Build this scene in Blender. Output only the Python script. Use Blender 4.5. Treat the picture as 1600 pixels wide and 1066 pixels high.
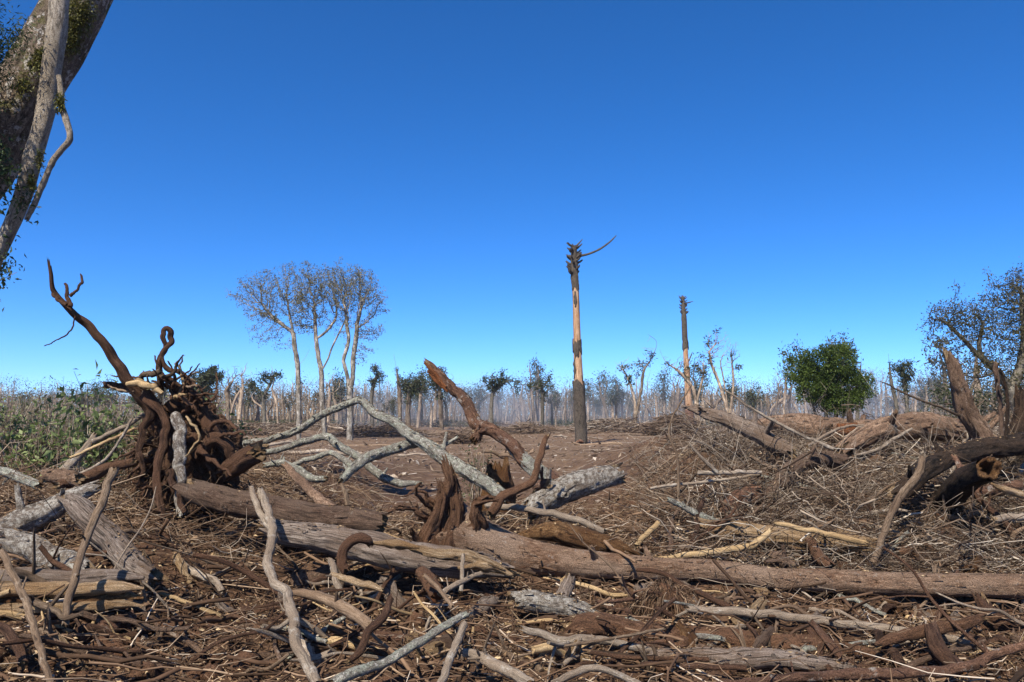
import bpy, math, random
import numpy as np
from mathutils import Vector, Matrix

for o in list(bpy.data.objects): bpy.data.objects.remove(o, do_unlink=True)
sc = bpy.context.scene
C = sc.collection
R = math.radians
# ------------------------------------------------------------------ camera, sky, sun, exposure
F, CAM_H = 1280.0, 2.2                      # focal length in photo pixels (1600 wide), eye height in metres
PITCH = math.atan(115 / F)
cam = bpy.data.objects.new('camera', bpy.data.cameras.new('camera'))
C.objects.link(cam); sc.camera = cam
cam.data.sensor_width = 36; cam.data.lens = 36 * F / 1600
cam.data.clip_start = .1; cam.data.clip_end = 5000
cam.location = (0, 0, CAM_H); cam.rotation_euler = (R(90) + PITCH, 0, 0)

SUN_AZ, SUN_EL = 203.0, 52.0                # compass bearing from +Y (clockwise), elevation
w = bpy.data.worlds.new('World'); sc.world = w; w.use_nodes = True
nt = w.node_tree
bg = nt.nodes['Background']
sky = nt.nodes.new('ShaderNodeTexSky'); sky.sky_type = 'NISHITA'; sky.sun_disc = False
sky.sun_elevation = R(SUN_EL); sky.sun_rotation = R(SUN_AZ)
sky.altitude = 0; sky.air_density = .45; sky.dust_density = 0.3; sky.ozone_density = 7.0
hs = nt.nodes.new('ShaderNodeHueSaturation'); hs.inputs['Hue'].default_value = .5025; hs.inputs['Saturation'].default_value = 1.21   # the camera's vivid blues, over the whole sky
nt.links.new(sky.outputs[0], hs.inputs['Color']); nt.links.new(hs.outputs[0], bg.inputs[0]); bg.inputs[1].default_value = .15
sun = bpy.data.objects.new('sun', bpy.data.lights.new('sun', 'SUN')); C.objects.link(sun)
sun.data.energy = 5.0; sun.data.angle = R(.53); sun.data.color = (1, .92, .78)
sd = Vector((math.sin(R(SUN_AZ)) * math.cos(R(SUN_EL)), math.cos(R(SUN_AZ)) * math.cos(R(SUN_EL)), math.sin(R(SUN_EL))))
sun.rotation_euler = sd.to_track_quat('Z', 'Y').to_euler()
sc.view_settings.view_transform = 'Standard'; sc.view_settings.look = 'None'
sc.view_settings.gamma = 1; sc.view_settings.exposure = .72
sc.cycles.max_bounces = 6; sc.cycles.volume_bounces = 0; sc.cycles.transparent_max_bounces = 8
sc.cycles.volume_step_rate = 4

# ------------------------------------------------------------------ noise and small maths
def _h(ix, iy, iz, s):
    n = (ix * 374761393 + iy * 668265263 + iz * 2147483647 + s * 1274126177) & 0xffffffff
    n = ((n ^ (n >> 13)) * 1274126177) & 0xffffffff
    n = ((n ^ (n >> 16)) * 668265263) & 0xffffffff
    return ((n ^ (n >> 15)) & 0xffff) / 32767.5 - 1
def noise(x, y, z=0., s=0):
    x, y, z = np.broadcast_arrays(np.asarray(x, float), np.asarray(y, float), np.asarray(z, float))
    fx, fy, fz = np.floor(x), np.floor(y), np.floor(z)
    ix, iy, iz = fx.astype(np.int64), fy.astype(np.int64), fz.astype(np.int64)
    u, v, q = x - fx, y - fy, z - fz
    u, v, q = (a * a * (3 - 2 * a) for a in (u, v, q))
    r = 0
    for a in (0, 1):
        for b in (0, 1):
            for c in (0, 1):
                r = r + _h(ix + a, iy + b, iz + c, s) * (u if a else 1 - u) * (v if b else 1 - v) * (q if c else 1 - q)
    return r
def fbm(x, y, z=0., o=4, s=0):
    r, a = 0, .5
    for k in range(o):
        f = 2.03 ** k
        r = r + a * noise(np.asarray(x) * f, np.asarray(y) * f, np.asarray(z) * f, s + k); a *= .5
    return r
def sstep(a, b, x):
    t = np.clip((x - a) / (b - a), 0, 1); return t * t * (3 - 2 * t)
def unit(v): return v / np.maximum(np.linalg.norm(v, axis=-1, keepdims=True), 1e-9)

# ------------------------------------------------------------------ terrain and picture-to-place helpers
YT = [-80, 0, 5, 7, 8, 9, 9.7, 10.5, 11.5, 13, 15, 17, 19, 22, 26, 34, 50, 2000]
ZL = [0, .05, .12, .20, .36, .55, .66, .74, .82, .92, 1.0, 1.0, .9, .8, .6, .3, 0, 0]
ZM = [0, -.05, -.1, -.04, .02, .11, .17, .24, .32, .36, .3, .24, .2, .12, .06, 0, 0, 0]
ZR = [0, -.05, -.1, -.04, -.01, .03, .10, .30, .62, 1.05, 1.4, 1.6, 1.65, 1.5, 1.2, .6, .1, 0]
def ground_h(X, Y):
    X = np.asarray(X, float); Y = np.asarray(Y, float)
    l, m, r = (np.interp(Y, YT, t) for t in (ZL, ZM, ZR))
    wl = 1 - sstep(-4.6, -2.4, X); wr = sstep(1.3, 3.9, X)
    z = m * (1 - wl) * (1 - wr) + l * wl + r * wr
    near = 1 - sstep(20, 45, Y)
    z = z + fbm(X * .45, Y * .45, 3.1, 3, 5) * (.10 + .08 * near) + fbm(X * 2.1, Y * 2.1, .7, 3, 11) * (.03 + .05 * near) + np.abs(noise(X * 1.25, Y * 1.25, .4, 23)) * .16 * near
    for (ax, ay, bx, by, w, dep) in HOLLOWS:
        ux, uy = bx - ax, by - ay; t = np.clip(((X - ax) * ux + (Y - ay) * uy) / (ux * ux + uy * uy), 0, 1)
        z = z - dep * np.exp(-((X - ax - t * ux) ** 2 + (Y - ay - t * uy) ** 2) / (w * w))
    return z
# hollows shaped under and between logs for dark shade: segment, half width, depth
HOLLOWS = [(.6, 9.8, 6.4, 8.75, .42, .32), (-2.3, 9.3, -.1, 8.9, .3, .14), (5.6, 11.4, 7.2, 10.7, .5, .35), (3.2, 10.6, 4.8, 10.4, .35, .2), (-4.6, 10.6, -3.6, 10.9, .35, .2), (-5.2, 7.4, -3.9, 7.5, .3, .15), (1.0, 7.7, 3.6, 7.0, .22, .1)]
def P(px, py, d):
    a, b = (px - 800) / F, (533 - py) / F
    v = np.array([a, math.cos(PITCH) - math.sin(PITCH) * b, math.sin(PITCH) + math.cos(PITCH) * b])
    return v / v[1] * d + np.array([0, 0, CAM_H])
_D = np.concatenate([np.arange(5., 40, .03), np.arange(40, 300, .5)])
def snap(px, py, h=0.):
    p0, p1 = P(px, py, 1.), P(px, py, 2.); v = p1 - p0
    pts = p0 + (_D[:, None] - 1) * v
    below = pts[:, 2] < ground_h(pts[:, 0], pts[:, 1]) + h
    k = np.argmax(below)
    return float(_D[k]) if below.any() else 60.
def gpos(x, y): return np.array([x, y, float(ground_h(x, y))])

# ------------------------------------------------------------------ mesh building
class MB:
    def __init__(s): s.v, s.q, s.t, s.c, s.r, s.n = [], [], [], [], [], 0
    def add(s, v, q=None, t=None, tco=None, rnd=0.5):
        v = np.asarray(v, float).reshape(-1, 3)
        if q is not None and len(q): s.q.append(np.asarray(q, np.int64) + s.n)
        if t is not None and len(t): s.t.append(np.asarray(t, np.int64) + s.n)
        s.v.append(v); s.c.append(v if tco is None else np.asarray(tco, float).reshape(-1, 3))
        s.r.append(np.broadcast_to(np.asarray(rnd, float), (len(v),)))
        s.n += len(v)
    def mesh(s, name, mats, smooth=True):
        me = bpy.data.meshes.new(name)
        v = np.concatenate(s.v)
        q = np.concatenate(s.q) if s.q else np.zeros((0, 4), np.int64)
        t = np.concatenate(s.t) if s.t else np.zeros((0, 3), np.int64)
        me.vertices.add(len(v)); me.vertices.foreach_set('co', v.astype(np.float32).ravel())
        me.loops.add(q.size + t.size); me.polygons.add(len(q) + len(t))
        me.loops.foreach_set('vertex_index', np.concatenate([q.ravel(), t.ravel()]).astype(np.int32))
        st = np.concatenate([np.arange(len(q)) * 4, q.size + np.arange(len(t)) * 3]).astype(np.int32)
        me.polygons.foreach_set('loop_start', st)
        me.polygons.foreach_set('use_smooth', np.full(len(st), smooth, bool))
        a = me.attributes.new('tco', 'FLOAT_VECTOR', 'POINT'); a.data.foreach_set('vector', np.concatenate(s.c).astype(np.float32).ravel())
        a = me.attributes.new('rnd', 'FLOAT', 'POINT'); a.data.foreach_set('value', np.concatenate(s.r).astype(np.float32))
        for m in (mats if isinstance(mats, (list, tuple)) else [mats]): me.materials.append(m)
        me.update(calc_edges=True); me.validate()
        return me
    def build(s, name, mat, parent=None, smooth=True):
        o = bpy.data.objects.new(name, s.mesh(name, mat, smooth)); C.objects.link(o)
        if parent is not None: o.parent = parent
        return o
def tag(o, label=None, cat=None, group=None, kind=None):
    if label: o['label'] = label
    if cat: o['category'] = cat
    if group: o['group'] = group
    if kind: o['kind'] = kind
    return o
def empty(name, loc=(0, 0, 0)):
    o = bpy.data.objects.new(name, None); C.objects.link(o); o.location = loc; o.empty_display_size = .1
    return o

def resample(pts, rad, step):
    pts = np.asarray(pts, float); rad = np.asarray(rad, float)
    seg = np.linalg.norm(np.diff(pts, axis=0), axis=1); s = np.concatenate([[0], np.cumsum(seg)])
    n = max(2, int(math.ceil(s[-1] / step)) + 1)
    u = np.linspace(0, s[-1], n)
    if len(pts) == 2: return pts[0] + (pts[1] - pts[0]) * (u / s[-1])[:, None], np.interp(u, s, rad), u
    m = np.zeros_like(pts)
    m[1:-1] = (pts[2:] - pts[:-2]) / (s[2:] - s[:-2])[:, None]
    m[0] = (pts[1] - pts[0]) / seg[0]; m[-1] = (pts[-1] - pts[-2]) / seg[-1]
    k = np.clip(np.searchsorted(s, u, 'right') - 1, 0, len(pts) - 2)
    h = seg[k]; t = (u - s[k]) / h; t2, t3 = t * t, t ** 3
    out = ((2 * t3 - 3 * t2 + 1)[:, None] * pts[k] + ((t3 - 2 * t2 + t) * h)[:, None] * m[k]
           + (-2 * t3 + 3 * t2)[:, None] * pts[k + 1] + ((t3 - t2) * h)[:, None] * m[k + 1])
    return out, np.interp(u, s, rad), u
def frames(p):
    t = np.gradient(p, axis=0); t = unit(t)
    n = np.zeros_like(p)
    a = np.array([0, 0, 1.]) if abs(t[0, 2]) < .9 else np.array([0, 1., 0])
    n[0] = unit(np.cross(np.cross(t[0], a), t[0]))
    for i in range(1, len(p)):
        v = n[i - 1] - t[i] * np.dot(n[i - 1], t[i]); n[i] = v / max(np.linalg.norm(v), 1e-9)
    return t, n, np.cross(t, n)

def tube(mb, pts, rad, n=10, step=None, amp=.0, seed=0, cap0='round', cap1='round', capmb=None, flat=1., rnd=.5, wob=0., ridge=.6, twist=0., sag=True):
    """A limb swept along a path; caps: round, cut, broken, taper, open. Raw ends go to capmb (the wood inside)."""
    r0 = float(np.max(rad))
    p, r, s = resample(pts, rad, step or max(r0 * .5, .01))
    if wob: p = p + wob * 1.7 * np.stack([fbm(s * 1.3 / (r0 * 5), seed + .3, k * 7.1, 3, seed) for k in range(3)], 1)
    t, nn, bb = frames(p)
    th = np.arange(n) / n * 2 * math.pi
    c, si = np.cos(th), np.sin(th)
    rr = np.repeat(r[:, None], n, 1)
    if amp:
        tw = s[:, None] / r0 * twist
        cc, ss = np.cos(th[None] + tw), np.sin(th[None] + tw)
        a = fbm(cc * 1.1 + seed, ss * 1.1, (s / r0 * .45)[:, None], 3, seed)
        a = a + .55 * fbm((s / r0 * .28)[:, None] + seed, .5, th[None] * 0, 3, seed + 2)
        for kk in range(int(min(14, s[-1] / (r0 * 7)))):           # knots and old branch collars
            h_ = np.random.RandomState(seed * 31 + kk); s0_, t0_, g_ = h_.uniform(0, s[-1]), h_.uniform(0, 6.28), h_.uniform(.15, .5)
            a = a + g_ / max(amp * 8, .8) * np.exp(-((s - s0_) / (r0 * .7)) ** 2)[:, None] * np.exp(-(((th - t0_ + math.pi) % (2 * math.pi) - math.pi) / .8) ** 2)[None]
        b = np.abs(noise(cc * 3.7, ss * 3.7 + seed, (s / r0 * .22)[:, None], seed + 9)) - .3
        e = noise(cc * 8., ss * 8. + seed, (s / r0 * 1.1)[:, None], seed + 19)
        rr = rr * (1 + amp * (1.3 * a + ridge * 1.2 * b + .5 * e))
    L = s[-1]
    for end, cap in ((0, cap0), (1, cap1)):
        dist = (s if end == 0 else L - s)[:, None]
        if cap == 'taper': rr = rr * np.clip(.3 + dist / (r0 * 6), 0, 1) ** .6
        if cap == 'round': rr = rr * np.sqrt(np.clip(1 - (1 - np.clip(dist / (r0 * .8), 0, 1)) ** 2, .02, 1))
    V = p[:, None] + (nn[:, None] * c[None, :, None] + bb[:, None] * si[None, :, None] * flat) * rr[..., None]
    for end, cap in ((0, cap0), (-1, cap1)):
        if cap == 'broken':
            j = r0 * (.9 * noise(c * 2.2 + seed, si * 2.2, end * 3.7, seed + 3) + .5 * noise(c * 5 + seed, si * 5, end, seed + 4))
            fall = np.exp(-(s if end == 0 else L - s) / (r0 * .8))
            V = V + t[:, None] * (j[None, :] * fall[:, None])[..., None] * (1 if end else -1)
    m = len(p)
    tco = np.stack([c[None] * rr, si[None] * rr, np.repeat(s[:, None], n, 1)], -1) + seed * 1.7
    i = np.arange(m - 1)[:, None] * n; j = np.arange(n)[None]; j2 = (j + 1) % n
    mb.add(V, np.stack([i + j, i + j2, i + n + j2, i + n + j], -1).reshape(-1, 4), tco=tco, rnd=rnd)
    for end, cap in ((0, cap0), (-1, cap1)):
        if cap == 'open': continue
        ring = V[end]; cen = ring.mean(0); k = np.arange(n); k2 = (k + 1) % n
        if cap in ('broken', 'cut'):
            tgt = mb if capmb is None else capmb
            if isinstance(capmb, list): tgt = MB(); capmb.append(tgt)
            ax = t[end] * (1 if end else -1)
            jj = np.zeros(n) if cap == 'cut' else r0 * (.7 * noise(c * 3 + seed, si * 3, 1.1, seed + 5) - .15)
            r1 = cen + (ring - cen) * .62 + ax * (jj if cap == 'broken' else jj + .002)[:, None]
            r2 = cen + (ring - cen) * .25 + ax * (np.roll(jj, 3) * 1.3)[:, None]
            vv = np.concatenate([ring + ax * .001, r1, r2, [cen + ax * (0 if cap == 'cut' else .1 * r0)]])
            qq = np.concatenate([np.stack([k, k2, n + k2, n + k], 1), np.stack([n + k, n + k2, 2 * n + k2, 2 * n + k], 1)])
            tt = np.stack([2 * n + k, 2 * n + k2, np.full(n, 3 * n)], 1)
            if end == 0: qq = qq[:, ::-1]; tt = tt[:, ::-1]
            tgt.add(vv, qq, tt, tco=(vv - cen) * np.array([3, 3, 3]) + seed, rnd=rnd)
        else:
            base = mb.n - m * n + (0 if end == 0 else (m - 1) * n)
            mb.t.append(np.stack([base + k, base + k2, np.full(n, mb.n)], 1) if end else np.stack([base + k2, base + k, np.full(n, mb.n)], 1))
            mb.v.append(cen[None]); mb.c.append(tco[end].mean(0)[None]); mb.r.append(np.array([rnd])); mb.n += 1
    return p, r

def bulk(mb, pts, rad, S=4, rnd=None):
    """Many thin limbs at once: pts (N,K,3), rad (N,K)."""
    N, K, _ = pts.shape
    t = unit(np.gradient(pts, axis=1))
    up = np.where(np.abs(t[:, :1, 2:3]) > .9, np.array([1., 0, 0]), np.array([0, 0, 1.]))
    n = unit(np.cross(t, np.broadcast_to(up, t.shape))); b = np.cross(t, n)
    th = np.arange(S) / S * 2 * math.pi
    V = pts[:, :, None] + (n[:, :, None] * np.cos(th)[None, None, :, None] + b[:, :, None] * np.sin(th)[None, None, :, None]) * rad[:, :, None, None]
    i = (np.arange(N) * K * S)[:, None, None] + (np.arange(K - 1) * S)[None, :, None]; j = np.arange(S)[None, None]; j2 = (j + 1) % S
    q = np.stack([i + j, i + j2, i + S + j2, i + S + j], -1).reshape(-1, 4)
    rn = np.random.RandomState(N).rand(N) if rnd is None else rnd
    s = np.concatenate([np.zeros((N, 1)), np.cumsum(np.linalg.norm(np.diff(pts, axis=1), axis=2), 1)], 1)
    tc = np.stack([np.cos(th)[None, None] * rad[..., None] + rn[:, None, None] * 9, np.sin(th)[None, None] * rad[..., None] + 0 * rn[:, None, None], np.repeat(s[..., None], S, 2)], -1)
    mb.add(V, q, tco=tc, rnd=np.repeat(rn, K * S))
    if S >= 4:
        e = (np.arange(N) * K * S)[:, None] + ((K - 1) * S)
        mb.q.append(np.concatenate([(np.arange(N) * K * S)[:, None] + np.arange(4)[::-1][None], e + np.arange(4)[None]]) + mb.n - V.size // 3)
def leaves(mb, pos, size, rng, aspect=.45, droop=0., rnd=None, fold=.25, dirs=None):
    """Leaf blades: a folded diamond of two halves each."""
    N = len(pos)
    d = rng.normal(size=(N, 3)) if dirs is None else dirs + rng.normal(size=(N, 3)) * .5
    d[:, 2] -= droop; d = unit(d)
    n = unit(rng.normal(size=(N, 3)) + np.array([0, 0, .6])); sd_ = unit(np.cross(d, n)); n = np.cross(sd_, d)
    size = np.broadcast_to(np.asarray(size, float), (N,))[:, None]
    a = pos; b = pos + d * size
    m = pos + d * size * .45
    l = m + sd_ * size * aspect * .5 + n * size * fold * .5; r = m - sd_ * size * aspect * .5 + n * size * fold * .5
    V = np.stack([a, l, b, r], 1)
    k = (np.arange(N) * 4)[:, None]
    rn = rng.rand(N) if rnd is None else rnd
    mb.add(V, None, np.concatenate([k + np.array([[0, 2, 1]]), k + np.array([[0, 3, 2]])]), rnd=np.repeat(rn, 4))

# ------------------------------------------------------------------ materials
def nodes(name):
    m = bpy.data.materials.new(name); m.use_nodes = True
    t = m.node_tree; b = t.nodes['Principled BSDF']
    b.inputs['Roughness'].default_value = .9; b.inputs['Specular IOR Level'].default_value = .2
    return m, t, b
def N(t, typ, **kw):
    n = t.nodes.new('ShaderNode' + typ)
    for k, v in kw.items():
        if k in n.inputs: n.inputs[k].default_value = v
        else: setattr(n, k, v)
    return n
def ramp(t, fac, stops, interp='LINEAR'):
    n = t.nodes.new('ShaderNodeValToRGB'); n.color_ramp.interpolation = interp
    e = n.color_ramp.elements
    while len(e) < len(stops): e.new(.5)
    for x, (p, c) in zip(e, stops):
        x.position = p; x.color = (c, c, c, 1) if isinstance(c, (int, float)) else (*c, 1)
    t.links.new(fac, n.inputs[0]); return n.outputs[0]
def mix(t, f, a, b, mode='MIX'):
    n = t.nodes.new('ShaderNodeMix'); n.data_type = 'RGBA'; n.blend_type = mode
    for s, v in ((n.inputs[0], f), (n.inputs[6], a), (n.inputs[7], b)):
        if hasattr(v, 'is_output'): t.links.new(v, s)
        else: s.default_value = v if isinstance(v, (int, float)) else (*v, 1)
    return n.outputs[2]
def noise_n(t, vec, scale, detail=6, rough=.6, stretch=None, dist=0.):
    if stretch:
        mp = N(t, 'Mapping'); mp.inputs['Scale'].default_value = stretch; t.links.new(vec, mp.inputs[0]); vec = mp.outputs[0]
    n = N(t, 'TexNoise', Scale=scale, Detail=detail, Roughness=rough, Distortion=dist); t.links.new(vec, n.inputs['Vector'])
    return n.outputs[0]
def wood(name, dark, mid, light, alt=None, alt_amt=.5, lichen=None, lich_lo=.55, grain=40., along=.12, bump=.6, crack=.5, tone=.35, lscale=7., rough=.9, lichen2=None):
    m, t, b = nodes(name)
    at = N(t, 'Attribute', attribute_name='tco').outputs['Vector']
    rn = N(t, 'Attribute', attribute_name='rnd').outputs['Fac']
    ob = N(t, 'ObjectInfo').outputs['Random']
    g = noise_n(t, at, grain * 1.35, 10, .72, (1, 1, along))
    col = ramp(t, g, [(.34, dark), (.5, mid), (.66, light)])
    big = noise_n(t, at, 2.6, 5, .6, (1, 1, .5))
    if alt: col = mix(t, ramp(t, big, [(.5 - .12 * alt_amt * 2, 0), (.72 - .2 * alt_amt, 1)]), col, alt)
    if crack:
        v = noise_n(t, at, grain * .8, 3, .5, (1, 1, along * .5), .3)
        col = mix(t, ramp(t, v, [(.36, crack), (.44, 0)]), col, tuple(x * .25 for x in dark))
    if lichen:
        l = noise_n(t, at, lscale, 9, .72)
        col = mix(t, ramp(t, l, [(lich_lo - .03, 0), (lich_lo + .09, .85)]), col, lichen)
        if lichen2:
            l2 = noise_n(t, at, lscale * 1.9, 7, .7, (1, 1, .9))
            col = mix(t, ramp(t, l2, [(.56, 0), (.6, .85)]), col, lichen2)
    fine = noise_n(t, at, grain * 4, 4, .7)
    col = mix(t, .85, col, ramp(t, fine, [(.32, .12), (.5, .5), (.68, .9)]), 'OVERLAY')
    hv = N(t, 'HueSaturation'); t.links.new(col, hv.inputs['Color'])
    mt = N(t, 'MapRange'); mt.inputs[3].default_value = 1 - tone; mt.inputs[4].default_value = 1 + tone
    ad = N(t, 'Math', operation='ADD'); t.links.new(rn, ad.inputs[0]); t.links.new(ob, ad.inputs[1])
    fr = N(t, 'Math', operation='FRACT'); t.links.new(ad.outputs[0], fr.inputs[0])
    t.links.new(fr.outputs[0], mt.inputs[0]); t.links.new(mt.outputs[0], hv.inputs['Value'])
    t.links.new(hv.outputs[0], b.inputs['Base Color'])
    bs = N(t, 'Math', operation='ADD'); t.links.new(g, bs.inputs[0]); t.links.new(fine, bs.inputs[1])
    bp = N(t, 'Bump', Strength=min(1, bump * 1.2), Distance=.05); t.links.new(bs.outputs[0], bp.inputs['Height'])
    t.links.new(bp.outputs[0], b.inputs['Normal']); b.inputs['Roughness'].default_value = rough
    return m
def leafmat(name, cols, trans=.35):
    m, t, b = nodes(name)
    rn = N(t, 'Attribute', attribute_name='rnd').outputs['Fac']
    k = len(cols); col = ramp(t, rn, [(i / max(k - 1, 1), c) for i, c in enumerate(cols)])
    t.links.new(col, b.inputs['Base Color']); b.inputs['Roughness'].default_value = .55; b.inputs['Specular IOR Level'].default_value = .35
    tr = N(t, 'BsdfTranslucent'); t.links.new(col, tr.inputs[0])
    mx = N(t, 'MixShader'); mx.inputs[0].default_value = trans
    t.links.new(b.outputs[0], mx.inputs[1]); t.links.new(tr.outputs[0], mx.inputs[2])
    t.links.new(mx.outputs[0], t.nodes['Material Output'].inputs[0])
    return m
M = {}
M['mud'] = wood('mud_bark', (.034, .017, .010), (.125, .064, .036), (.24, .14, .085), alt=(.155, .08, .045), lichen=(.27, .19, .13), lich_lo=.66, grain=24, along=.35, bump=.8, crack=.35, lscale=16, tone=.12)
M['root'] = wood('root_bark', (.024, .012, .008), (.095, .05, .031), (.20, .115, .074), alt=(.13, .066, .038), grain=30, along=.18, bump=.9, crack=.5, tone=.2)
M['soilclod'] = wood('clinging_soil', (.035, .017, .010), (.135, .07, .04), (.25, .15, .09), alt=(.17, .09, .052), grain=60, along=1., bump=1., crack=.4, tone=.3)
M['brown'] = wood('brown_bark', (.042, .024, .016), (.14, .083, .055), (.27, .18, .125), alt=(.20, .135, .095), lichen=(.34, .30, .25), lich_lo=.63, grain=30, along=.22, bump=.8, tone=.15)
M['mainlog'] = wood('trunk_bark', (.06, .032, .018), (.19, .107, .064), (.35, .235, .155), alt=(.29, .20, .14), alt_amt=.5, lichen=(.46, .42, .37), lich_lo=.63, grain=22, along=.3, bump=.8, crack=.3, lscale=9, tone=.08)
M['tanbark'] = wood('tan_bark', (.10, .058, .036), (.26, .165, .108), (.42, .29, .20), alt=(.17, .105, .07), lichen=(.50, .43, .36), lich_lo=.62, grain=16, along=.5, bump=.9, tone=.12)
M['redbark'] = wood('red_bark', (.08, .038, .022), (.22, .115, .07), (.36, .21, .135), alt=(.14, .075, .05), lichen=(.55, .52, .46), lich_lo=.60, grain=22, along=.5, bump=.9, crack=.6, tone=.08, lscale=5)
M['lichen'] = wood('lichen_bark', (.07, .055, .042), (.22, .19, .155), (.42, .39, .34), alt=(.30, .28, .24), lichen=(.42, .44, .35), lich_lo=.51, grain=22, along=.4, bump=1., tone=.1, lscale=14, lichen2=(.66, .63, .55))
M['white'] = wood('whitened_bark', (.09, .07, .054), (.27, .225, .18), (.46, .41, .35), alt=(.20, .155, .12), lichen=(.60, .56, .49), lich_lo=.50, grain=26, along=.4, bump=1., tone=.1, lscale=16)
M['grey'] = wood('weathered_wood', (.08, .06, .046), (.26, .20, .16), (.47, .40, .34), alt=(.17, .115, .08), alt_amt=.35, grain=46, along=.035, bump=.7, crack=.7, tone=.15)
M['cream'] = wood('split_wood', (.20, .12, .06), (.48, .33, .19), (.70, .55, .38), alt=(.32, .19, .09), alt_amt=.4, grain=34, along=.05, bump=1., crack=.5, tone=.15)
M['rot'] = wood('rotten_wood', (.05, .024, .011), (.22, .115, .048), (.42, .26, .13), alt=(.10, .045, .018), grain=26, along=.4, bump=1., crack=.6, tone=.2)
M['rust'] = wood('raw_red_wood', (.10, .035, .015), (.30, .11, .04), (.44, .20, .09), alt=(.22, .08, .03), grain=30, along=.4, bump=.8, tone=.15)
M['char'] = wood('charred_wood', (.006, .005, .004), (.026, .019, .014), (.075, .053, .038), alt=(.07, .042, .026), alt_amt=.35, grain=18, along=.5, bump=1., crack=.7, tone=.2)
M['stick'] = wood('dry_stick', (.07, .045, .028), (.20, .14, .092), (.36, .27, .19), alt=(.13, .085, .055), lichen=(.42, .38, .32), lich_lo=.64, grain=60, along=.15, bump=.5, tone=.5)
M['tan'] = wood('tan_cane', (.20, .13, .06), (.40, .28, .15), (.55, .42, .25), alt=(.30, .2, .1), grain=50, along=.06, bump=.4, tone=.15)
M['pale'] = wood('pale_branch', (.16, .12, .09), (.36, .29, .22), (.54, .46, .37), alt=(.24, .18, .13), lichen=(.58, .55, .49), lich_lo=.60, grain=46, along=.15, bump=.6, tone=.15)
M['oldbark'] = wood('rough_pale_bark', (.045, .033, .024), (.20, .15, .108), (.44, .35, .265), alt=(.13, .095, .065), lichen=(.11, .115, .025), lich_lo=.55, grain=13, along=.6, bump=1., crack=.6, tone=.06, lscale=3.2, lichen2=(.50, .46, .41))
M['thinbark'] = wood('pale_grey_bark', (.15, .115, .085), (.46, .39, .31), (.68, .60, .50), alt=(.33, .27, .2), lichen=(.13, .13, .05), lich_lo=.68, grain=22, along=.5, bump=.8, tone=.06, lscale=6)
M['forest'] = wood('dead_forest_bark', (.10, .072, .05), (.31, .24, .17), (.54, .44, .33), alt=(.17, .125, .09), grain=5, along=.3, bump=.3, tone=.45)
M['darkbranch'] = wood('mossy_dark_bark', (.03, .026, .02), (.09, .078, .06), (.20, .175, .14), alt=(.13, .115, .09), grain=8, along=.4, bump=.4, tone=.3)
M['greytree'] = wood('grey_tree_bark', (.10, .088, .072), (.33, .295, .25), (.58, .54, .47), alt=(.13, .11, .085), grain=5, along=.5, bump=.5, tone=.1)
def litter_mat(name, stops):
    m, t, b = nodes(name)
    rn = N(t, 'Attribute', attribute_name='rnd').outputs['Fac']
    at = N(t, 'Attribute', attribute_name='tco').outputs['Vector']
    col = ramp(t, rn, stops)
    g = noise_n(t, at, 30, 4, .6, (1, 1, .3))
    col = mix(t, .7, col, ramp(t, g, [(.3, .2), (.7, .8)]), 'SOFT_LIGHT')
    t.links.new(col, b.inputs['Base Color']); return m
M['twigs'] = litter_mat('twig_mix', [(0, (.024, .014, .008)), (.35, (.085, .048, .028)), (.68, (.185, .117, .072)), (.9, (.34, .25, .17)), (1, (.52, .44, .35))])
M['greytwigs'] = litter_mat('grey_twig_mix', [(0, (.026, .016, .010)), (.45, (.085, .056, .037)), (.75, (.20, .15, .108)), (.93, (.36, .30, .235)), (1, (.54, .48, .40))])
M['litter'] = litter_mat('leaf_litter_mix', [(0, (.034, .019, .011)), (.45, (.12, .072, .04)), (.8, (.27, .18, .10)), (1, (.50, .38, .23))])
M['farlitter'] = litter_mat('far_litter_mix', [(0, (.04, .025, .017)), (.4, (.13, .088, .06)), (.75, (.26, .2, .15)), (1, (.48, .42, .35))])
M['leaf_green'] = leafmat('bush_leaf', [(.022, .04, .006), (.055, .09, .013), (.12, .165, .03)], .35)
M['leaf_dull'] = leafmat('dull_leaf', [(.07, .098, .028), (.145, .19, .06), (.25, .30, .12)], .35)
M['leaf_olive'] = leafmat('olive_leaf', [(.09, .088, .048), (.165, .16, .092), (.25, .235, .145)], .35)
M['leaf_dark'] = leafmat('dark_leaf', [(.02, .03, .012), (.045, .058, .022), (.09, .098, .04)], .25)
M['leaf_edge'] = leafmat('edge_leaf', [(.03, .033, .010), (.07, .068, .022), (.14, .11, .045)], .3)
M['leaf_deep'] = leafmat('deep_forest', [(.05, .042, .028), (.10, .082, .058), (.17, .14, .10)], .1)
M['leaf_far'] = leafmat('far_leaf', [(.025, .03, .016), (.055, .058, .032), (.10, .09, .06)], .2)
M['leaf_near'] = leafmat('near_leaf', [(.016, .032, .010), (.035, .06, .018), (.07, .105, .035)], .35)
M['moss'] = leafmat('moss', [(.05, .05, .008), (.10, .10, .018), (.17, .16, .04)], .2)

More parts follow.
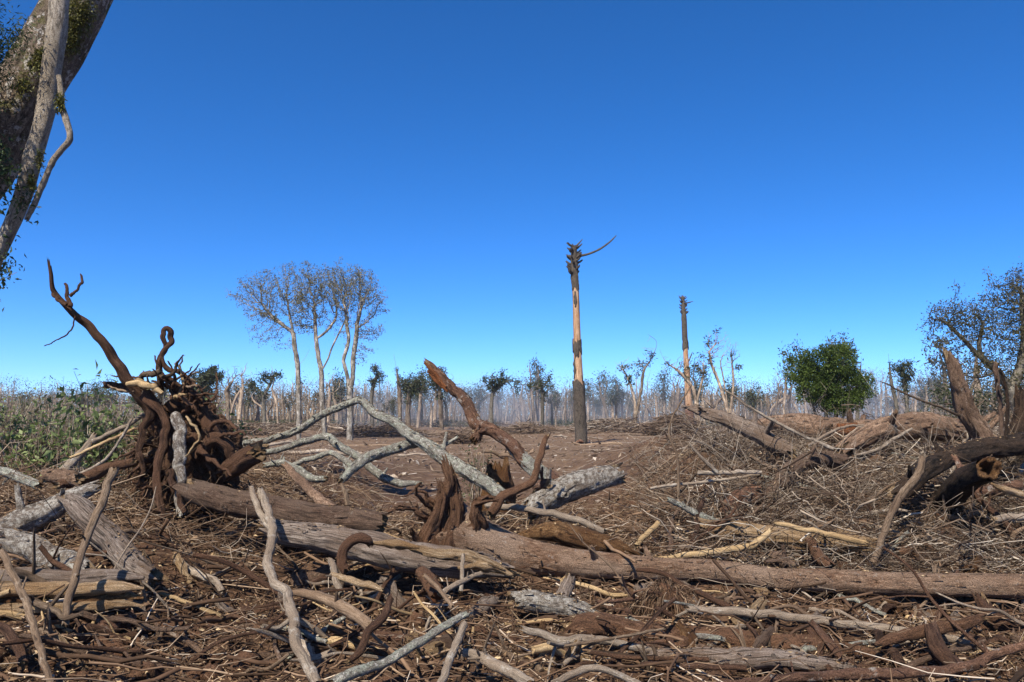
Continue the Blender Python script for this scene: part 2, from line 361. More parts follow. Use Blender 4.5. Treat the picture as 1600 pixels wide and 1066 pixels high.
# ------------------------------------------------------------------ ground
def build_ground():
    m, t, b = nodes('soil')
    g = N(t, 'NewGeometry').outputs['Position']
    a = noise_n(t, g, 1.1, 8, .6); f = noise_n(t, g, 9, 10, .7); c = noise_n(t, g, 60, 6, .7)
    col = ramp(t, f, [(.3, (.032, .016, .009)), (.5, (.10, .053, .030)), (.7, (.19, .112, .066))])
    col = mix(t, ramp(t, a, [(.42, 0), (.62, .7)]), col, (.16, .097, .058))
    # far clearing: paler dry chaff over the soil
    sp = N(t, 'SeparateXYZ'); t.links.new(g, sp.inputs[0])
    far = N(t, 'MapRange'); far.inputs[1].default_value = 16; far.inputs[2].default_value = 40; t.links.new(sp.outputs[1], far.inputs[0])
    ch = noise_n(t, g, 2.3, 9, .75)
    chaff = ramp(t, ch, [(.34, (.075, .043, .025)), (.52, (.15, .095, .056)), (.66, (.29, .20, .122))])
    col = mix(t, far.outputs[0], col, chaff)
    col = mix(t, .6, col, ramp(t, c, [(.3, .2), (.7, .8)]), 'SOFT_LIGHT')
    t.links.new(col, b.inputs['Base Color'])
    ad = N(t, 'Math', operation='ADD'); t.links.new(f, ad.inputs[0]); t.links.new(c, ad.inputs[1])
    bp = N(t, 'Bump', Strength=.9, Distance=.05); t.links.new(ad.outputs[0], bp.inputs['Height']); t.links.new(bp.outputs[0], b.inputs['Normal'])
    def axis(lo, hi, st, far0, far1):
        a = list(np.arange(lo, hi, st)); s, x = st, a[-1]
        while x < far1: s *= 1.09; x += s; a.append(x)
        s, x = st, a[0]
        while x > far0: s *= 1.09; x -= s; a.insert(0, x)
        return np.array(a)
    X = axis(-8, 9.5, .078, -900, 900); Y = axis(5, 19, .078, -80, 1500)
    gx, gy = np.meshgrid(X, Y)
    z = ground_h(gx, gy)
    nr = 1 - sstep(17, 24, gy)
    z = z + nr * (.035 * fbm(gx * 7, gy * 7, .2, 3, 31) + .02 * np.abs(noise(gx * 17, gy * 17, .5, 37)))
    nx, ny = len(X), len(Y)
    k = (np.arange(ny - 1)[:, None] * nx + np.arange(nx - 1)[None]).ravel()
    mb = MB(); mb.add(np.stack([gx, gy, z], -1), np.stack([k, k + 1, k + nx + 1, k + nx], 1))
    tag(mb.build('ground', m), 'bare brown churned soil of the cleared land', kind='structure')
build_ground()

# ------------------------------------------------------------------ fallen timber
_seed = [10]
def path3(path, d):
    """(px, py, radius_px) along the photo, depth d = None (lies on the ground), a number, a pair or one per point."""
    n = len(path)
    if d is None: d = (snap(path[0][0], path[0][1], path[0][2] / F * 8), snap(path[-1][0], path[-1][1], path[-1][2] / F * 8))
    if isinstance(d, (int, float)): d = (d, d)
    if len(d) == 2 and n != 2 or n == 2:
        xs = np.concatenate([[0], np.cumsum([math.hypot(path[i + 1][0] - path[i][0], path[i + 1][1] - path[i][1]) for i in range(n - 1)])])
        d = [d[0] + (d[1] - d[0]) * x / xs[-1] for x in xs]
    return np.array([P(p[0], p[1], dd) for p, dd in zip(path, d)]), np.array([p[2] * dd / F for p, dd in zip(path, d)])
HEROES = []
def lift_free(p, r):
    """How far to draw a log toward the eye so that most of its body shows above the ground it lies on."""
    k = 1.
    for _ in range(40):
        q = np.array([0, 0, CAM_H]) + (p - [0, 0, CAM_H]) * k
        if np.median(q[:, 2] - .3 * r - ground_h(q[:, 0], q[:, 1])) > 0: break
        k *= .985
    return k
def log(name, label, cat, path, d=None, mat='brown', amp=.12, caps=('broken', 'broken'), wood_end='cream', n=None, group=None, wob=.25, parent=None, flat=1., twist=0., ridge=.8, stubs=0, chip=True, rs=1.):
    _seed[0] += 1; sd_ = _seed[0]
    p, r = path3(path, d); r = r * rs
    if parent is None: k = lift_free(*resample(p, r, .15)[:2])
    else: k = parent.get('_k', 1.)
    p = np.array([0, 0, CAM_H]) + (p - [0, 0, CAM_H]) * k; r = r * k
    mb = MB(); ends = []
    big = r.max()
    pp, rr_ = tube(mb, p, r, n or (36 if big > .1 else 16 if big > .04 else 8), max(.02, min(.036, big * .25)), amp * 1.25, sd_, caps[0], caps[1], ends, flat, wob=wob * 1.5 * min(big, .12), twist=twist, ridge=ridge)
    o = mb.build(name, M[mat], parent)
    o['_k'] = k
    if parent is None:
        tag(o, label, cat, group); c = pp[len(pp) // 2]; HEROES.append((label, pp))
    elif label: o['label'] = label
    for e in ends: e.build('broken_end' if 'broken' in caps else 'cut_end', M[wood_end], o)
    rg = random.Random(sd_); rn = np.random.RandomState(sd_)
    if big > .085 and chip:                                 # crumbs of bark and leaf lying on the log
        m = int(len(pp) * 2.2); i = rn.randint(0, len(pp), m); tt = np.gradient(pp, axis=0)[i]; sd3 = unit(np.cross(tt, [0, 0, 1.])); up = unit(np.cross(sd3, tt)); up *= np.sign(up[:, 2:3]); a = rn.normal(0, .55, m)[:, None]
        lb = MB(); leaves(lb, pp[i] + (up * np.cos(a) + sd3 * np.sin(a) * flat) * (rr_[i][:, None] * (1.01 + amp * .3)), rn.uniform(.012, .05, m), rn, .4, 0, dirs=np.cross(up, rn.normal(size=(m, 3))) * 2, rnd=rn.rand(m))
        q = lb.build('crumbs', M['litter'], o, False); q['kind'] = 'stuff'
    if big > .075 and chip and mat in ('brown', 'mainlog', 'tanbark', 'redbark', 'lichen', 'white', 'mud', 'grey'):
        m = int(len(pp) * 1.3); i = rn.randint(0, len(pp), m); tt = unit(np.gradient(pp, axis=0)[i]); e1 = unit(np.cross(tt, [0, 0, 1.])); e2 = np.cross(e1, tt); a = rn.uniform(0, 6.28, m)[:, None]
        nrm = e1 * np.cos(a) + e2 * np.sin(a); tan = np.cross(tt, nrm); L = rn.uniform(.03, .13, m)[:, None] * min(1, big / .12); W = L * rn.uniform(.2, .5, (m, 1)); c0 = pp[i] + nrm * rr_[i][:, None] * (1.0 + amp * .15)
        lf = rn.uniform(.1, .5, (m, 1)) * W
        V = np.stack([c0 - tan * W * .5, c0 + tan * W * .5, c0 + tt * L + tan * W * .4 + nrm * lf, c0 + tt * L * .9 - tan * W * .4 + nrm * lf * .6], 1)
        lb = MB(); lb.add(V, np.arange(m * 4).reshape(-1, 4), tco=V * 1.3, rnd=np.repeat(rn.rand(m), 4)); q = lb.build('bark_flakes', M[mat], o, False); q['kind'] = 'stuff'
    if .02 < big < .16 and mat in ('lichen', 'pale', 'stick', 'redbark', 'brown') and not stubs: stubs = rg.choice((0, 1, 2, 3))
    for k in range(stubs):
        u = rg.uniform(.12, .88); i = min(int(u * (len(p) - 1)), len(p) - 2); fr = u * (len(p) - 1) - i
        q = p[i] * (1 - fr) + p[i + 1] * fr; rr = r[i] * (1 - fr) + r[i + 1] * fr
        ax = unit(p[i + 1] - p[i]); v = np.array([rg.gauss(0, 1), rg.gauss(-.3, 1), abs(rg.gauss(.5, .8))]); v = unit(v - ax * np.dot(v, ax)) + ax * rg.uniform(-.6, .6)
        L = rr * rg.uniform(.6, 2.4); mb2 = MB()
        tube(mb2, [q, q + v * (rr * .9), q + v * (rr + L) + np.array([0, 0, rg.uniform(-.2, .3) * L])], [rr * .42, rr * .3, rr * .2], 9, None, .2, sd_ + k, 'open', 'broken', mb2)
        mb2.build('branch_stub', M[mat], o)
    return o

# right-hand heap, back to front
big = log('fallen_log', 'big tan barked trunk lying along the crest of the right heap', 'log', [(1172, 668, 12), (1230, 664, 16), (1300, 672, 18), (1380, 676, 17), (1440, 682, 15)], (17.2, 16.4), 'tanbark', .14, stubs=3)
mb = MB(); q, rr = path3([(1309, 672, 9), (1340, 670, 9)], 16.02); tube(mb, q, rr, 12, .03, .15, 77, 'cut', 'cut', flat=.5); mb.build('sawn_patch', M['rust'], big)
log('fallen_log', 'thick tan trunk curving up over the heap beside the leaning stump', 'log', [(1326, 702, 11), (1353, 682, 16), (1390, 667, 17), (1450, 667, 20), (1498, 674, 18)], (14.4, 15.2), 'tanbark', .13, stubs=2)
log('fallen_log', 'long grey banded trunk with pointed tip rising from the heap to the left', 'log', [(1066, 636, 3), (1080, 640, 7), (1105, 646, 10), (1144, 659, 11), (1176, 672, 13), (1210, 690, 13), (1240, 708, 11)], (15, 13.6), 'grey', .13, ('taper', 'broken'), stubs=4)
log('fallen_log', 'crooked brown trunk bending down through the brush of the right heap', 'log', [(1312, 719, 13), (1263, 722, 13), (1234, 737, 12), (1215, 759, 12), (1200, 776, 10), (1171, 790, 7), (1148, 797, 6)], (13.2, 12.1), 'brown', .16, stubs=2)
st = log('leaning_stump', 'tall rough barked broken stump leaning left above the right heap', 'stump', [(1481, 554, 5), (1486, 570, 9), (1493, 590, 11), (1505, 618, 13), (1515, 648, 14), (1529, 682, 16), (1536, 712, 18)], (13.6, 13.9), 'tanbark', .2, ridge=1.2, stubs=3)
log('charred_log', 'long blackened log sloping down from the right edge behind the hollow log', 'log', [(1395, 774, 13), (1431, 747, 14), (1460, 729, 15), (1500, 711, 15), (1543, 701, 16), (1600, 690, 17), (1680, 676, 17)], (11.6, 13.2), 'char', .13, stubs=2)
# the hollow log: bark shell and a lit ring of rotten wood round the hole
p, r = path3([(1466, 792, 19), (1485, 775, 20), (1505, 755, 20), (1524, 742, 19), (1543, 733, 18)], (12.2, 10.6))
mb = MB(); tube(mb, p, r, 32, .03, .12, 91, 'broken', 'open', ridge=.8); hol = tag(mb.build('hollow_log', M['char']), 'short blackened hollow log with its open orange end facing the camera', 'log')
t3, n3, b3 = frames(resample(p, r, .03)[0]); th = np.arange(32) / 32 * 2 * math.pi; cen = p[-1]; ax = t3[-1]
jag = .10 * noise(np.cos(th) * 2.5, np.sin(th) * 2.5, .3, 8) + .07 * noise(np.cos(th) * 6, np.sin(th) * 6, .3, 9) + .02
rings = []
for rf, dz in ((1.0, -.03), (1.03, .0), (.93, .03), (.62, .0), (.55, -.06), (.42, -.4)):
    k = 1 + .26 * noise(np.cos(th) * 1.6, np.sin(th) * 1.6, rf * 2, 4) + .12 * noise(np.cos(th) * 5, np.sin(th) * 5, rf * 3, 6)
    rings.append(cen + ax * dz + ax * (jag * (1 if dz > -.05 else .2))[:, None] + (n3[-1] * np.cos(th)[:, None] + b3[-1] * np.sin(th)[:, None]) * (r[-1] * rf * k)[:, None])
mb = MB(); k = np.arange(32); V = np.concatenate(rings + [[cen - ax * .42]])
mb.add(V, np.concatenate([np.stack([i * 32 + k, i * 32 + (k + 1) % 32, (i + 1) * 32 + (k + 1) % 32, (i + 1) * 32 + k], 1) for i in range(5)]), np.stack([160 + k, 160 + (k + 1) % 32, np.full(32, 192)], 1), tco=V * 3)
mb.build('hollow_end', M['rot'], hol)
log('branch_stub_piece', 'short orange brown stub standing on the blackened log', 'stub', [(1491, 711, 4), (1496, 722, 4), (1502, 738, 5)], (11.7, 11.5), 'redbark')
log('dark_stump', 'thick dark trunk standing at the right edge behind the charred log', 'stump', [(1597, 612, 11), (1598, 650, 14), (1592, 690, 15), (1590, 735, 17)], 13.6, 'char', .16)
log('diagonal_pole', 'grey forked pole slanting down in front of the charred log', 'branch', [(1442, 716, 5), (1436, 738, 6), (1402, 785, 6), (1378, 844, 5), (1364, 880, 5)], (11.2, 10.2), 'stick', .1)
log('upright_stick', 'thin upright dark stick right of the leaning stump', 'stick', [(1555, 566, 4), (1560, 610, 3.5), (1567, 690, 3)], (12.6, 12.8), 'brown')
log('upright_stick', 'thin dark stick crossing the upright one near the right edge', 'stick', [(1562, 575, 2), (1574, 620, 2.5), (1572, 680, 3), (1566, 705, 3)], (12.4, 12.6), 'char')
log('thin_branch', 'long thin bare branch sloping across the crest toward the big trunk', 'branch', [(1128, 606, 1.2), (1180, 641, 2), (1220, 663, 2.3), (1262, 684, 2.6), (1302, 702, 3)], (13, 12.8), 'pale', caps=('taper', 'broken'))
log('thin_branch', 'thin bent twig reaching left from the leaning stump at sky level', 'branch', [(1375, 595, 1), (1420, 618, 1.6), (1470, 637, 2), (1500, 650, 2.4)], (13, 13.3), 'stick', caps=('taper', 'broken'))
log('thin_branch', 'tall crooked dead sapling left of the grey banded trunk', 'branch', [(1083, 598, .9), (1061, 634, 1.3), (1049, 656, 1.6), (1046, 680, 1.8), (1058, 712, 2), (1060, 775, 2.4)], (12, 11.6), 'stick', caps=('taper', 'broken'))
log('pale_branch', 'straight whitish branch lying level below the crooked brown trunk', 'branch', [(1090, 739, 3.5), (1120, 739, 3.6), (1150, 738, 3.2), (1190, 738, 3)], (12, 12.2), 'pale', stubs=2)
log('pale_branch', 'whitish forked branch rising left out of the grey brush', 'branch', [(1078, 694, 1.8), (1092, 711, 2.4), (1106, 724, 2.8), (1122, 740, 3.2)], (12, 12), 'pale')
log('pale_branch', 'greenish white branch sagging over the brush above the tan canes', 'branch', [(1042, 779, 3.5), (1073, 795, 4.5), (1098, 807, 5), (1122, 816, 4.5), (1150, 806, 3)], (11.2, 11.2), 'lichen')
log('pale_branch', 'long thin grey branch running level across the brush', 'branch', [(1016, 763, 2), (1060, 757, 2.5), (1110, 752, 2.4), (1190, 741, 2)], (12.1, 12.3), 'pale')
log('pale_branch', 'pale crooked branch lying over the tan trunks on the right heap', 'branch', [(1335, 712, 2.2), (1370, 703, 2.8), (1400, 684, 2.8), (1425, 670, 2)], (13.6, 14.2), 'pale')
log('pale_branch', 'slim pale branch arching over the sawn patch of the big trunk', 'branch', [(1262, 697, 2), (1290, 680, 2.4), (1320, 667, 2.2), (1350, 664, 1.5)], (14.2, 14.8), 'pale')
log('red_log', 'reddish log end showing in the brush under the crooked brown trunk', 'log', [(1128, 800, 10), (1150, 784, 13), (1180, 775, 14)], (12, 12.3), 'redbark', .15)
log('pale_branch', 'short white branch at the right edge below the hollow log', 'branch', [(1555, 812, 5), (1580, 808, 5.5), (1625, 805, 5)], (10.6, 10.8), 'pale')
log('tan_split_branch', 'splintered yellow branch under the hollow log at the right edge', 'branch', [(1548, 755, 3), (1570, 766, 6), (1620, 780, 5)], (11, 11.2), 'cream', caps=('taper', 'broken'))
log('bark_slab', 'flat reddish bark slab behind the hollow log', 'log', [(1518, 772, 5), (1548, 767, 8), (1600, 757, 8)], (11.6, 11.9), 'redbark', .2, flat=.5)
# centre of the right: canes and split logs
log('split_log', 'pale splintered log half buried in the brush above the long trunk', 'log', [(1098, 820, 7), (1130, 830, 15), (1175, 836, 16), (1250, 845, 15), (1320, 852, 13), (1358, 856, 8)], (11.1, 10.7), 'cream', .22, ridge=1.4)
log('tan_cane', 'smooth tan cane with an upturned right end above the long trunk', 'cane', [(1026, 875, 4), (1090, 865, 5), (1160, 856, 5.5), (1180, 851, 6), (1204, 830, 4)], (10.3, 10.2), 'tan', .05)
log('tan_cane', 'long tan pole sloping right across the pale split log', 'cane', [(1213, 818, 3.5), (1270, 830, 4.5), (1320, 841, 5), (1354, 850, 4)], (10.5, 10.3), 'tan', .06)
log('tan_cane', 'short tan cane standing slantwise in the brush left of the others', 'cane', [(995, 853, 4), (1010, 836, 4.5), (1028, 817, 4.5)], (10.7, 11), 'tan', .05)
log('mud_stub', 'mud covered stub leaning on the back of the long trunk', 'stub', [(1262, 845, 7), (1276, 862, 9), (1294, 886, 10)], (10.5, 10), 'mud', .15)
log('broken_stub', 'short hollow bark piece behind the long trunk left of the mud stub', 'stub', [(1203, 872, 12), (1222, 876, 12), (1240, 884, 9)], (10.2, 10), 'brown', .2)
# left group
lpl = log('pale_log', 'lichen whitened log at the left edge above the split logs', 'log', [(-40, 845, 22), (0, 828, 21), (55, 805, 19), (108, 784, 14), (150, 765, 9)], (9.2, 9.9), 'white', .14, stubs=2)
log('broken_log', 'grey log with a splintered yellow upper end beside the leaning stick', 'log', [(112, 783, 9), (128, 797, 17), (165, 836, 20), (205, 877, 19), (245, 905, 14)], (9.2, 8.4), 'grey', .14)
log('pale_log', 'short whitened log under the left end of the splintered log', 'log', [(18, 846, 16), (60, 862, 20), (100, 884, 20), (130, 898, 15)], (8.8, 8.3), 'white', .15)
sp = empty('split_log', tuple(P(100, 930, 7.9))); tag(sp, 'split weathered trunk with yellow layers lying level at the left edge', 'log')
for i, (y0, y1, rr_, mt, dd) in enumerate(((904, 900, 15, 'grey', 8.0), (921, 917, 11, 'cream', 7.75), (938, 931, 10, 'rot', 7.8), (951, 944, 8, 'cream', 7.7))):
    mb = MB(); p, r = path3([(-60, y0 + 4, rr_), (20, y0, rr_), (120, (y0 + y1) / 2 + 2, rr_ * .95), (190, y1, rr_ * .8), (225, y1 + 3, rr_ * .4)], dd)
    tube(mb, p, r, 18, .025, .22, 130 + i, 'broken', 'taper', mb, .8, ridge=1.3)
    o = mb.build('wood_layer', M[mt], sp); o.matrix_parent_inverse = Matrix.Translation(-Vector(sp.location))
log('leaning_stick', 'tan bare pole leaning upright in front of the splintered log', 'stick', [(178, 733, 6.5), (165, 768, 6.5), (146, 815, 6), (127, 868, 6), (110, 930, 6), (103, 975, 5)], (7.9, 7.2), 'stick', .08, wood_end='cream')
log('leaning_stick', 'brown peeled pole slanting down to the bottom left corner', 'stick', [(4, 862, 5), (18, 893, 5.5), (38, 935, 5.5), (58, 1000, 5.5), (80, 1070, 5)], (7.1, 6.2), 'stick', .08)
log('dry_cane', 'dry straw coloured cane sloping right over the soil at left', 'cane', [(200, 907, 2), (250, 926, 3), (300, 945, 3.2), (355, 966, 3), (394, 981, 1.6)], None, 'tan', .08, ('taper', 'taper'))
log('ground_root', 'dark curved root lying on the bare soil at lower left', 'root', [(104, 1000, 4), (122, 986, 6), (140, 980, 6.5), (162, 992, 7), (183, 1000, 7), (212, 990, 6), (244, 981, 3)], None, 'root', .15)
log('ground_root', 'dark root arching at the bottom left edge of the picture', 'root', [(-10, 975, 6), (10, 985, 7), (25, 1010, 8), (36, 1035, 7)], (6.8, 6.5), 'root', .15)
log('pale_branch', 'pale green stick lying upright in the thicket left of the roots', 'branch', [(97, 739, 8), (115, 722, 7), (135, 700, 6), (150, 680, 4)], (12, 12.6), 'pale', .1)
log('pale_log', 'pale thin log entering at the left edge below the thicket', 'log', [(-30, 726, 6), (0, 735, 7.5), (30, 746, 7.5), (62, 758, 7)], (11.2, 10.8), 'lichen', .1)
log('tan_stub', 'thick pinkish tan stub lying below the thicket', 'log', [(74, 742, 11), (95, 745, 12), (125, 751, 10)], (10.8, 10.6), 'tanbark', .15)
log('brown_branch', 'brown branch sloping up right from the pinkish stub to the roots', 'branch', [(92, 760, 8), (130, 748, 9), (165, 736, 8), (206, 722, 6)], (10.6, 11), 'mud', .14)
log('long_stick', 'long straight stick fanning left from the uprooted stump', 'stick', [(85, 757, 2), (125, 741, 2.3), (162, 720, 2.4), (186, 690, 2.2), (206, 655, 2)], (10.9, 11), 'pale')
log('long_stick', 'straight pale stick running up to the uprooted stump from the thicket', 'stick', [(144, 690, 4), (185, 672, 3.6), (226, 648, 3)], (11.7, 11.7), 'pale')
log('long_stick', 'slim stick lying just under the pale one beside the uprooted stump', 'stick', [(110, 716, 2), (160, 693, 2.5), (222, 664, 2.4)], (11.6, 11.6), 'tan')
# centre left
log('mud_log', 'mud brown log with a blunt right end left of the root crown', 'log', [(296, 762, 16), (350, 778, 19), (440, 800, 20), (520, 812, 21), (575, 817, 20), (598, 820, 17)], (10.8, 10.2), 'brown', .08)
wl = log('weathered_log', 'grey white weathered log lying under the mud brown log', 'log', [(410, 822, 12), (450, 832, 18), (524, 847, 21), (629, 866, 22), (700, 880, 21), (760, 890, 18), (800, 898, 10)], (9.8, 9.3), 'grey', .15, ridge=1.1)
for i, pth in enumerate(([(628, 852, 5), (660, 860, 7), (700, 866, 8), (745, 872, 7), (790, 892, 4)], [(585, 848, 5), (620, 851, 7), (655, 856, 4)], [(715, 888, 5), (760, 882, 8), (800, 898, 5)])):
    log('splinter', None, None, pth, (9.12 - .03 * i, 9.0), 'cream', .3, ('taper', 'taper'), parent=wl, flat=.6, ridge=1.5)
log('curled_root', 'dark curled root hooked over the grey white weathered log', 'root', [(540, 895, 7), (533, 880, 8), (534, 862, 8), (546, 847, 8), (562, 841, 8), (576, 844, 7), (582, 850, 4)], (8.9, 9.0), 'root', .12)
log('dark_stub', 'short thick dark log stub just right of the uprooted stump', 'log', [(357, 738, 14), (368, 730, 17), (388, 719, 17), (408, 710, 16)], (11.3, 10.9), 'root', .12)
lic = log('fallen_tree', 'arched lichen covered fallen tree whose limbs cross the centre left', 'fallen tree', [(366, 692, 4), (408, 690, 6), (432, 687, 6), (458, 675, 7), (492, 657, 7), (524, 640, 6.5), (563, 628, 6.5), (584, 646, 8), (613, 659, 8.5), (629, 670, 9), (653, 688, 11), (681, 704, 13), (721, 733, 14), (760, 757, 13), (790, 776, 11)], (14.2, 12.2), 'lichen', .13, stubs=7, rs=.82)
for pth, d in (([(406, 709, 5), (450, 699, 6), (487, 687, 7), (508, 682, 7.5), (526, 694, 8), (563, 717, 7.5), (603, 747, 8), (630, 755, 7), (658, 754, 4)], (13.6, 12.9)),
               ([(450, 729, 4), (484, 717, 5), (516, 709, 5.5), (536, 718, 6), (557, 735, 6)], (13.2, 12.5)),
               ([(534, 751, 7), (550, 734, 9), (576, 717, 10), (613, 704, 10), (655, 691, 10)], (12.3, 13.1)),
               ([(414, 726, 5), (440, 725, 7), (461, 733, 7), (487, 746, 7.5), (510, 749, 6)], (12.8, 12.4))):
    log('limb', None, None, pth, d, 'lichen', .14, parent=lic, rs=.8, stubs=3)
wt = log('fallen_tree', 'fallen tree with whitened trunk and a red brown limb snapped against the sky', 'fallen tree', [(965, 741, 15), (930, 750, 18), (887, 762, 20), (855, 784, 19), (828, 800, 15)], (12.9, 11.9), 'white', .11, stubs=3)
lm = log('limb', 'red brown broken limb with a split tip', None, [(664, 566, 4), (672, 573, 7), (687, 587, 9), (710, 612, 9.5), (731, 633, 10.5), (747, 662, 11.5), (772, 672, 11), (797, 693, 11), (815, 715, 11.5), (840, 735, 12), (872, 755, 12)], (12.9, 12.4), 'redbark', .12, parent=wt, twist=.1, rs=.86)
log('limb', 'whitened foot of the broken limb', None, [(800, 697, 10.8), (815, 715, 12.2), (840, 735, 12.8), (872, 756, 13)], (12.56, 12.38), 'lichen', .16, parent=wt, rs=.86)
log('branch_stub', 'torn orange stub under the bend of the limb', None, [(752, 664, 9), (747, 676, 8.5), (741, 687, 8)], (12.7, 12.55), 'redbark', .25, wood_end='rot', parent=wt)
for i, pth in enumerate(([(663, 566, 2.5), (680, 588, 4), (697, 605, 3)], [(668, 580, 2), (682, 595, 3.5), (700, 612, 3)])):
    log('splinter', None, None, pth, (12.78, 12.72), 'rust', .3, ('taper', 'taper'), parent=wt, flat=.5)
log('curved_root', 'smooth dark root rising and curving beside the whitened fallen trunk', 'root', [(853, 679, 3.6), (847, 700, 4.6), (840, 733, 5.4), (833, 755, 6), (806, 768, 6.5), (782, 779, 7), (767, 802, 8)], (11.4, 11), 'mud', .1)
log('broken_stub', 'pink raw broken stub beside the curved dark root', 'stub', [(836, 764, 6), (845, 759, 8), (856, 756, 8)], (11.6, 11.5), 'redbark', .2)
# rotten stump in the clearing edge
mb, cb = MB(), MB(); b0 = P(778, 772, 13.6); tube(mb, [b0 - [0, 0, .25], b0 + [0, 0, .15], b0 + [0, 0, .4]], [.27, .25, .19], 26, .03, .25, 55, 'open', 'broken', cb, ridge=1.5)
stp = tag(mb.build('rotten_stump', M['rot']), 'rotten yellow stump standing behind the root crown', 'stump'); cb.build('broken_top', M['rot'], stp)
# the long trunk with its root crown
trunk = log('fallen_log', 'long brown trunk with root crown lying level across the right half', 'log', [(672, 826, 34), (700, 830, 46), (740, 845, 40), (800, 863, 30), (856, 872, 24), (900, 879, 21), (960, 885, 18), (1030, 890, 16.5), (1100, 894, 16.5), (1160, 898, 16.5), (1270, 907, 17), (1380, 915, 17.5), (1480, 917, 17.5), (1600, 914, 17), (1720, 908, 16)], (10.6, 9.1), 'mainlog', .06, caps=('broken', 'broken'), wood_end='mud', n=44, stubs=2)
for i, (pth, c) in enumerate((([(694, 852, 36), (686, 810, 26), (685, 775, 17), (689, 750, 14), (693, 730, 11)], 'broken'), ([(712, 845, 32), (710, 808, 20), (706, 775, 13), (704, 746, 9)], 'broken'),
                         ([(680, 850, 28), (671, 815, 14), (676, 780, 9), (684, 755, 5)], 'broken'), ([(688, 850, 18), (670, 853, 10), (660, 843, 6), (652, 832, 4)], 'broken'), ([(685, 825, 14), (664, 805, 7), (640, 797, 5), (604, 795, 3)], 'taper'),
                         ([(735, 832, 24), (745, 806, 13), (762, 795, 9), (786, 788, 6)], 'broken'), ([(692, 870, 14), (680, 882, 7), (664, 892, 4)], 'taper'), ([(680, 795, 8), (668, 776, 4), (650, 771, 3), (622, 776, 2)], 'taper'),
                         ([(706, 860, 20), (728, 868, 14), (760, 880, 8)], 'taper'), ([(683, 800, 8), (668, 792, 6), (655, 775, 4), (657, 755, 3)], 'broken'))):
    pth = [(a_, b_, c_ * .7) for a_, b_, c_ in pth]
    log('root', None, None, pth, (10.35, 10.22 - .03 * i), 'mud', .26, ('open', c), 'mud', parent=trunk, wob=.7, ridge=1.6)
log('cigar_log', 'short rotting log tapered at both ends lying on top of the long trunk', 'log', [(805, 839, 4), (822, 834, 11), (856, 830, 16), (908, 840, 18), (950, 851, 16), (978, 860, 10), (990, 863, 5)], (10.9, 10.6), 'rot', .1, ('taper', 'broken'), 'rot')
log('white_stick', 'long white bare branch crossing above the rotting tapered log', 'branch', [(763, 790, 5), (810, 794, 5), (863, 803, 5.5), (905, 815, 5.5), (944, 831, 4.5)], (11.4, 11.1), 'pale', .06)
# uprooted stump on the left
us = empty('uprooted_stump', tuple(P(290, 790, 11.3))); tag(us, 'muddy uprooted stump with roots clawing at the sky on the left', 'stump')
def upart(name, path, d, mat='root', caps=('open', 'broken'), amp=.14, label=None):
    mb = MB(); p, r = path3(path, d); _seed[0] += 1
    if mat == 'root': r = r * .8
    tube(mb, p, r, 16 if r.max() > .05 else 8, max(.02, r.max() * .28), amp * 1.7, _seed[0], caps[0], caps[1], mb, wob=1.1 * min(r.max(), .06), ridge=1.6)
    o = mb.build(name, M[mat], us); o.matrix_parent_inverse = Matrix.Translation(-Vector(us.location))
    if label: o['label'] = label
    return o
rng = np.random.RandomState(4)
mb = MB()                                                   # the earth-clogged root plate: a lumpy hull with a hollow on its left
nu, nv = 90, 60
u, v = np.meshgrid(np.linspace(0, 2 * math.pi, nu, endpoint=False), np.linspace(.02, math.pi - .02, nv))
S = np.stack([np.cos(u) * np.sin(v), np.sin(u) * np.sin(v), np.cos(v)], -1)
cen = P(292, 722, 11.75)
rad = 1 + .42 * fbm(S[..., 0] * 1.8 + 3, S[..., 1] * 1.8, S[..., 2] * 1.8, 5, 61) + .10 * np.abs(fbm(S[..., 0] * 7, S[..., 1] * 7, S[..., 2] * 7, 3, 65))
hol_ = np.exp(-(((S[..., 0] + .62) / .3) ** 2 + ((S[..., 2] - .35) / .45) ** 2)) * (S[..., 1] < .3)
rad = rad * (1 - .45 * hol_)
k = (np.arange(nv - 1)[:, None] * nu + np.arange(nu)[None]); k2 = (np.arange(nv - 1)[:, None] * nu + (np.arange(nu)[None] + 1) % nu)
mb.add(cen + S * rad[..., None] * np.array([.66, .42, .82]), np.stack([k, k + nu, k2 + nu, k2], -1).reshape(-1, 4))
o = mb.build('root_plate', M['mud'], us); o.matrix_parent_inverse = Matrix.Translation(-Vector(us.location))
upart('root', [(262, 690, 20), (238, 640, 14), (218, 610, 11), (203, 598, 9.5), (182, 572, 8.5), (149, 525, 7.5), (111, 481, 6.5), (91, 458, 5), (84, 413, 3.2)], (11.5, 10.6), label='long straight root reaching up left')
upart('root', [(109, 479, 5), (106, 460, 4), (101, 444, 2.5)], 10.72); upart('root', [(107, 462, 3.5), (118, 455, 3), (128, 440, 2.6), (126, 429, 1.6)], 10.72)
upart('root', [(103, 476, 4), (91, 470, 4), (82, 457, 3)], 10.7); upart('root', [(118, 494, 1.6), (111, 516, 1.5), (92, 530, 1.3), (70, 541, 1)], 10.7)
upart('root', [(255, 615, 8), (254, 590, 6.5), (252, 566, 5.5), (257, 542, 5), (257, 519, 4.6), (262, 512.5, 4.4), (268, 518, 4.6), (268.5, 531, 4.8), (263, 545, 5), (256, 557, 4.6), (258, 571, 4.6), (267, 577, 4.4), (285, 585, 4.2), (294, 600, 4), (300, 616, 4)], (11.3, 11.25), label='root bent into a narrow upright loop')
upart('root', [(262, 594, 6), (283, 609, 8), (299, 617, 10), (309, 634, 11), (322, 655, 12), (335, 680, 16), (345, 700, 18)], (11.3, 11.5), label='thick root at the right of the plate')
